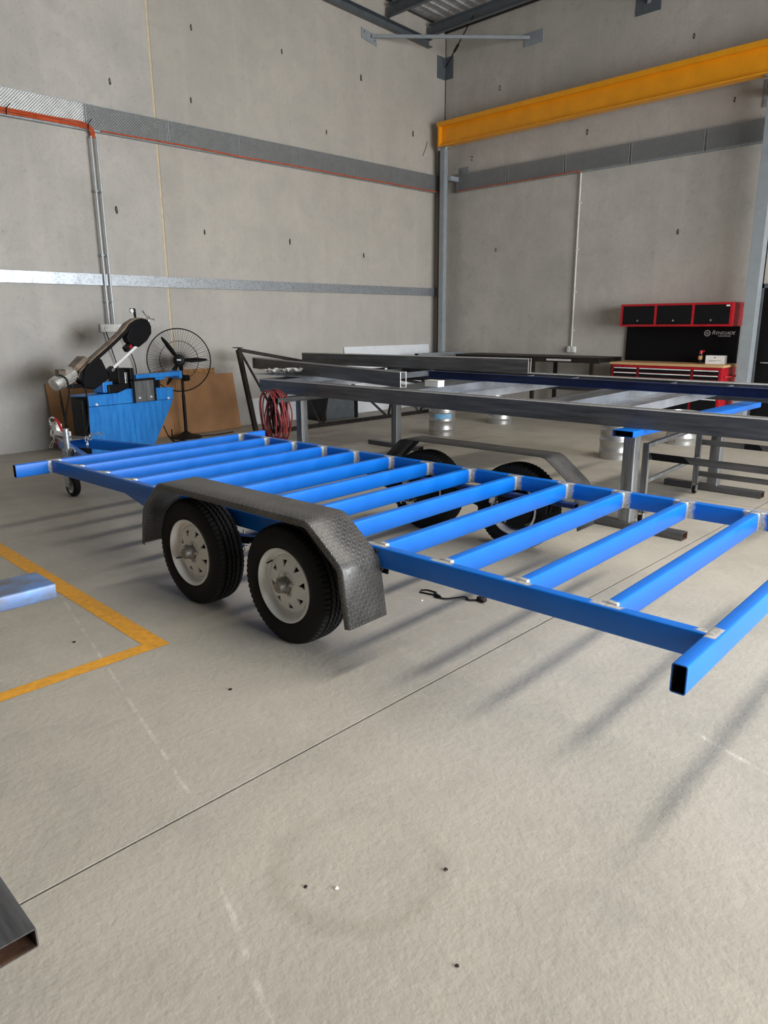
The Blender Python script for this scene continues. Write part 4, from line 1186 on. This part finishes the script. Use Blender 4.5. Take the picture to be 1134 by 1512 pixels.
for x, z in ((0.115, 0.635), (1.33, 0.61)):
    MB().lathe([(-0.014, 0), (-0.028, 0.012), (-0.014, 0.018)], 14, 'y', (x, 0, z)).build('screw', M['white_metal'], sw, smooth=60)
gp = MB().box(0.69, 1.07, -0.045, -0.016, 0.605, 0.895).build('guard_plate', M['steel_z'], sw, bevel=0.004)
MB().box(0.685, 0.71, -0.06, -0.045, 0.60, 0.90).box(1.05, 1.075, -0.06, -0.045, 0.60, 0.90).box(0.685, 1.075, -0.06, -0.016, 0.885, 0.912).build('guard_frame', M['black'], gp)
for x in (0.79, 0.99):
    MB().lathe([(-0.045, 0), (-0.062, 0.010), (-0.045, 0.016)], 14, 'y', (x, 0, 0.66)).build('guard_bolt', M['white_metal'], gp, smooth=60)
# bed and vise
MB().box(0.36, 0.98, 0.03, 0.28, 0.75, 0.86).build('bed_casting', M['black'], sw, bevel=0.012)
MB().box(0.30, 0.46, 0.06, 0.25, 0.76, 0.90).build('pivot_casting', M['saw_blue'], sw, bevel=0.012)
MB().box(0.545, 0.655, 0.04, 0.24, 0.86, 1.062).build('vise_jaw', M['black'], sw, bevel=0.006)
MB().box(0.745, 0.805, 0.04, 0.24, 0.86, 1.052).build('vise_jaw', M['black'], sw, bevel=0.006)
MB().box(0.66, 0.70, 0.05, 0.22, 0.86, 1.0).build('jaw_face', M['zinc'], sw, bevel=0.003)
ra = MB().box(0.87, 1.66, 0.07, 0.24, 0.895, 0.955).build('roller_arm', M['saw_blue'], sw, bevel=0.008)
MB().box(0.90, 1.40, 0.09, 0.22, 0.862, 0.895).build('arm_rib', M['saw_blue'], ra, bevel=0.006)
MB().box(1.64, 1.69, 0.05, 0.26, 0.86, 0.965).build('arm_stop', M['saw_blue'], ra, bevel=0.006)
MB().bar((1.30, 0.15, 0.75), (1.30, 0.15, 0.87), 0.05, 0.05, up=(0, 1, 0)).build('arm_support', M['black'], ra)
# head: two wheel covers, spine, motor, gearbox
MB().poly([(-0.061, 0.959), (-0.019, 1.048), (0.124, 1.148), (0.267, 1.225), (0.334, 1.18), (0.417, 0.996), (0.432, 0.943), (0.317, 0.882), (0.183, 0.816), (0.064, 0.842)], 0.06, 0.17).build('lower_wheel_cover', M['black_matt'], sw, bevel=0.02, seg=3)
MB().poly([(0.759, 1.449), (0.841, 1.569), (0.967, 1.664), (1.087, 1.69), (1.167, 1.664), (1.205, 1.584), (1.201, 1.494), (1.112, 1.397), (0.96, 1.312), (0.881, 1.332), (0.785, 1.387)], 0.06, 0.17).build('upper_wheel_cover', M['black_matt'], sw, bevel=0.02, seg=3)
T = [(-0.077, 0.985), (-0.036, 1.073), (0.064, 1.15), (0.208, 1.244), (0.377, 1.347), (0.55, 1.453), (0.683, 1.553), (0.783, 1.647), (0.902, 1.699), (1.019, 1.712), (1.11, 1.69)]
Bq = [(-0.013, 0.948), (0.019, 1.037), (0.118, 1.106), (0.265, 1.208), (0.436, 1.311), (0.624, 1.434), (0.757, 1.526), (0.846, 1.612), (0.943, 1.66), (1.039, 1.682), (1.108, 1.673)]
T = [(a[0]*0.62+b_[0]*0.38, a[1]*0.62+b_[1]*0.38) for a, b_ in zip(T, Bq)]
mid = [(a[0]*0.45+b_[0]*0.55, a[1]*0.45+b_[1]*0.55) for a, b_ in zip(T, Bq)]
MB().poly(T+mid[::-1], 0.065, 0.15).build('saw_frame_spine', M['tan'], sw, bevel=0.006)
MB().poly(mid+[(p[0]+0.012, p[1]-0.018) for p in Bq[::-1]], 0.05, 0.20).build('spine_edge', M['black'], sw, bevel=0.004)
mo = Vector((-0.235, 0.15, 0.955)); md = Vector((0.62, 0, 0.28)).normalized()
m_ = MB().tube([mo-md*0.06, mo-md*0.055, mo+md*0.20], [0.055, 0.075, 0.078], 20).build('motor', M['silver'], sw, smooth=40)
fins = MB()
sx = md.cross(Vector((0, 1, 0))).normalized()
for k in range(18):
    a = 2*PI*k/18
    q = sx*math.cos(a)*0.083 + Vector((0, 1, 0))*math.sin(a)*0.083
    fins.bar(mo+q-md*0.02, mo+q+md*0.19, 0.005, 0.022, up=q)
f_ = fins.build('cooling_fins', M['silver'], m_)
MB().tube([mo-md*0.13, mo-md*0.12, mo-md*0.05], [0.055, 0.082, 0.086], 20).build('fan_cowl', M['silver'], m_, smooth=40)
MB().box(-0.30, -0.20, 0.08, 0.16, 1.02, 1.09).build('terminal_box', M['tan'], m_, bevel=0.008)
MB().poly([(-0.10, 1.085), (0.10, 1.235), (0.155, 1.19), (-0.04, 1.05)], 0.08, 0.24).build('gearbox', M['tan'], sw, bevel=0.01)
MB().box(-0.13, 0.10, 0.10, 0.20, 0.85, 0.90).build('motor_mount', M['black'], sw, bevel=0.006)
MB().bar((0.408, 0.08, 1.005), (0.927, 0.08, 1.331), 0.014, 0.034).build('guide_bar', M['white_metal'], sw)
for (x, z) in ((0.455, 1.035), (0.777, 1.318)):
    gg = MB().box(-0.055, 0.055, 0.05, 0.12, -0.035, 0.035).build('blade_guide', M['black'], sw, (x, 0, z), (0, -0.56, 0), bevel=0.004)
    MB().box(0.0, 0.05, 0.045, 0.05, -0.02, 0.015).build('guide_clamp', M['red'] if x > 0.6 else M['zinc'], gg)
MB().bar((0.985, 0.12, 1.70), (0.98, 0.12, 1.805), 0.025, 0.02, up=(0, 1, 0)).tube([(0.985, 0.12, 1.80), (0.91, 0.12, 1.80)], 0.02, 8).build('lift_handle', M['black'], sw)
MB().lathe([(0, 0), (0, 0.028), (0.03, 0.028), (0.03, 0)], 14, 'y', (0.915, 0.09, 1.785)).build('gauge', M['white_metal'], sw, smooth=50)
kx = Vector((1.205, 0.12, 1.695)); kd = Vector((0.7, 0, 0.55)).normalized()
kn = MB().tube([kx-kd*0.06, kx+kd*0.03], 0.016, 8).build('tension_knob', M['zinc'], sw, smooth=60)
for d_ in (Vector((-0.085, 0, 0.092)), Vector((0.11, 0, -0.02)), Vector((0.02, 0, -0.10))):
    MB().tube([kx, kx+d_*0.8, kx+d_], [0.008, 0.008, 0.014], 8).build('knob_arm', M['zinc'], kn, smooth=60)
MB().tube(smoothpath([(-0.30, 0.09, 1.03), (-0.25, 0.07, 1.0), (-0.217, 0.06, 0.953), (-0.21, 0.06, 0.807), (-0.27, 0.07, 0.566), (-0.30, 0.1, 0.25), (-0.22, 0.12, 0.02)]), 0.011, 8).build('motor_cable', M['black_matt'], sw, smooth=60)
MB().tube(smoothpath([(0.108, 0.05, 1.14), (0.02, 0.02, 1.05), (-0.03, -0.02, 0.88), (-0.03, -0.03, 0.63), (-0.06, -0.03, 0.40), (-0.15, 0.0, 0.28), (-0.12, 0.1, 0.5), (-0.01, 0.1, 0.60)]), 0.009, 8).build('control_cable', M['black_matt'], sw, smooth=60)
MB().box(-0.05, 0.0, 0.05, 0.26, 0.30, 0.70).build('switch_box', M['black'], sw, bevel=0.006)

# ================================================================== PEDESTAL FAN
FX, FY, FZ_ = -9.50, 5.44, 1.115
t = thing('pedestal_fan', 'black pedestal fan with round wire guard in front of boards', 'fan', (FX, FY, 0))
fa = 0.55   # the guard faces out into the room
MB().lathe([(0.0, 0.0), (0.0, 0.23), (0.012, 0.23), (0.03, 0.20), (0.05, 0.09), (0.09, 0.035), (0.09, 0.0)], 28, 'z', (-0.03, 0.04, 0)).build('base', M['black'], t, smooth=35)
MB().tube([(-0.06, 0.06, 0.05), (-0.06, 0.06, 0.62)], 0.024, 12).tube([(-0.06, 0.06, 0.6), (-0.06, 0.06, 1.0)], 0.019, 12).build('pole', M['black'], t, smooth=60)
MB().tube([(-0.02, 0.06, 0.86), (-0.02, 0.14, 0.86)], 0.045, 12).build('height_knob', M['black_matt'], t, smooth=50)
MB().tube([(-0.06, 0.06, 0.98), (-0.02, 0.02, FZ_)], 0.03, 10).build('neck', M['black'], t, smooth=60)
FR = 0.435
dirv = Vector((0.86, -0.50, 0.06)).normalized()     # axis towards the camera
rotq = Vector((0, -1, 0)).rotation_difference(dirv)
head = MB().lathe([(0.17, 0.0), (0.17, 0.07), (0.15, 0.085), (0.04, 0.085), (0.02, 0.05), (-0.02, 0.03), (-0.02, 0)], 24, 'y').build('motor_housing', M['black'], t, (0, 0, FZ_), smooth=40)
head.rotation_mode = 'QUATERNION'; head.rotation_quaternion = rotq
gd = MB()
def ringy(mb, r, y, w):
    mb.tube([(r*math.cos(2*PI*k/64), y, r*math.sin(2*PI*k/64)) for k in range(64)], w, 6, closed=True)
ringy(gd, FR, -0.04, 0.009); ringy(gd, FR, -0.02, 0.006)
for r, y in ((0.09, -0.14), (0.26, -0.115)):
    ringy(gd, r, y, 0.0028)
for r, y in ((0.11, 0.10), (0.27, 0.07)):
    ringy(gd, r, y, 0.0028)
ng = 72
for k in range(ng):
    a = 2*PI*k/ng
    c_, s_ = math.cos(a), math.sin(a)
    gd.tube([(0.07*c_, -0.142, 0.07*s_), (0.26*c_, -0.115, 0.26*s_), (0.38*c_, -0.075, 0.38*s_), (FR*c_, -0.04, FR*s_)], 0.0017, 4)
    if k % 2 == 0:
        gd.tube([(0.09*c_, 0.10, 0.09*s_), (0.27*c_, 0.07, 0.27*s_), (FR*c_, -0.02, FR*s_)], 0.0017, 4)
go = gd.build('wire_guard', M['black'], t, (0, 0, FZ_), smooth=60)
go.rotation_mode = 'QUATERNION'; go.rotation_quaternion = rotq
cap = MB().lathe([(-0.150, 0.0), (-0.150, 0.055), (-0.142, 0.075), (-0.135, 0.075)], 24, 'y').build('guard_badge', M['black_matt'], t, (0, 0, FZ_), smooth=40)
cap.rotation_mode = 'QUATERNION'; cap.rotation_quaternion = rotq
lb = MB().box(-0.028, 0.028, -0.153, -0.1495, -0.008, 0.010).build('badge_strip', M['white_metal'], cap)
bl0 = None
for k, a in enumerate((2.20, 0.03, 4.25)):
    mb = MB()
    rows = []
    for i in range(9):
        r = 0.06 + 0.33*i/8
        wd = (0.045, 0.060, 0.068, 0.070, 0.068, 0.062, 0.052, 0.040, 0.020)[i]
        tw = 0.6-0.35*i/8
        for s in (-1, 1):
            rows.append((r, -0.04 + s*wd*0.5*math.sin(tw), s*wd*0.5*math.cos(tw)))
    mb.add(rows, [(2*i, 2*i+1, 2*i+3, 2*i+2) for i in range(8)])
    bo = mb.build('fan_blade', M['black_matt'], t, (0, 0, FZ_), smooth=60)
    bo.rotation_mode = 'QUATERNION'
    bo.rotation_quaternion = rotq @ Vector((1, 0, 0)).rotation_difference(Vector((math.cos(a), 0, math.sin(a)))) if abs(a-PI) > 0.01 else rotq
    so = bo.modifiers.new('thick', 'SOLIDIFY'); so.thickness = 0.004
MB().tube(smoothpath([(-0.06, 0.10, 0.04), (0.05, 0.25, 0.012), (0.12, 0.5, 0.012), (0.05, 0.8, 0.012)]), 0.007, 6).build('power_lead', M['black_matt'], t, smooth=60)
cable('black_cable', 'loose black lead heaped on the floor right of bandsaw base', [(-9.25, 4.98, 0.25), (-9.2, 5.02, 0.1), (-9.15, 5.08, 0.012), (-9.05, 5.15, 0.012), (-9.1, 5.28, 0.012), (-9.25, 5.25, 0.014), (-9.22, 5.1, 0.03), (-9.18, 5.06, 0.2)], 0.008, M['black_matt'])

# ================================================================== SMALL THINGS ON THE FLOOR
t = thing('tie_down_strap', 'black strap with wire hook lying on the floor under blue rail', 'strap', (-2.7, 3.13, 0))
MB().tube([(-0.005+0.0, 0.015, 0.006), (-0.10, -0.01, 0.006), (-0.115, 0.02, 0.006), (-0.09, 0.05, 0.006), (-0.02, 0.055, 0.006), (-0.005, 0.015, 0.006)], 0.005, 6).build('wire_hook', M['black_steel'], t, smooth=60)
MB().tube([(0.0, 0.012, 0.012), (0.03, 0.0, 0.013), (0.06, 0.0, 0.012)], [0.008, 0.014, 0.008], 8).build('hook_sleeve', M['black_matt'], t, smooth=60)
sp_ = smoothpath([(0.05, 0.0, 0.008), (0.09, 0.01, 0.008), (0.13, 0.06, 0.010), (0.16, 0.105, 0.012), (0.20, 0.09, 0.008), (0.225, 0.11, 0.008), (0.26, 0.14, 0.012)], 5)
mbs = MB()
for i in range(len(sp_)-1):
    mbs.bar(sp_[i], sp_[i+1], 0.014, 0.004)
mbs.build('webbing', M['black_matt'], t)
MB().box(0.235, 0.285, 0.12, 0.16, 0.0, 0.028).tube([(0.25, 0.13, 0.024), (0.275, 0.115, 0.03), (0.30, 0.12, 0.012)], 0.007, 6).build('ratchet', M['black_steel'], t, bevel=0.004)
deb = ((-2.70, 3.03, 0.009, 'pale'), (-1.36, 1.16, 0.007, 'pale'), (-1.18, 1.44, 0.007, 'dark'), (-1.43, 1.10, 0.006, 'dark'), (-0.94, 1.20, 0.006, 'dark'), (-2.6, 1.62, 0.008, 'dark'), (-0.35, 2.0, 0.007, 'pale'), (-3.62, 1.34, 0.009, 'dark'))
DL = ('pale crumb on the concrete just below the black strap', 'pale crumb inside the round tyre scuff', 'dark crumb on the upper right rim of the round scuff', 'small dark crumb left of the pale one in the round scuff',
      'dark crumb on open floor right of the round scuff', 'dark crumb on bare floor below the front trailer wheel', 'pale crumb on bare floor at the right below the open tube end', 'dark crumb on floor inside the yellow corner')
for i, (x, y, r, kd_) in enumerate(deb):
    mb = MB()
    bm = bmesh.new(); bmesh.ops.create_icosphere(bm, subdivisions=1, radius=r)
    for v in bm.verts: v.co = Vector((v.co.x*random.uniform(.7, 1.4), v.co.y*random.uniform(.7, 1.4), v.co.z*0.5+r*0.42))
    me = bpy.data.meshes.new('concrete_crumb'); bm.to_mesh(me); bm.free()
    me.materials.append(M['paper'] if kd_ == 'pale' else M['black_steel'])
    o = bpy.data.objects.new('concrete_crumb', me); COL.objects.link(o); o.location = (x, y, 0)
    tag(o, DL[i], 'debris', 'crumbs on the floor')
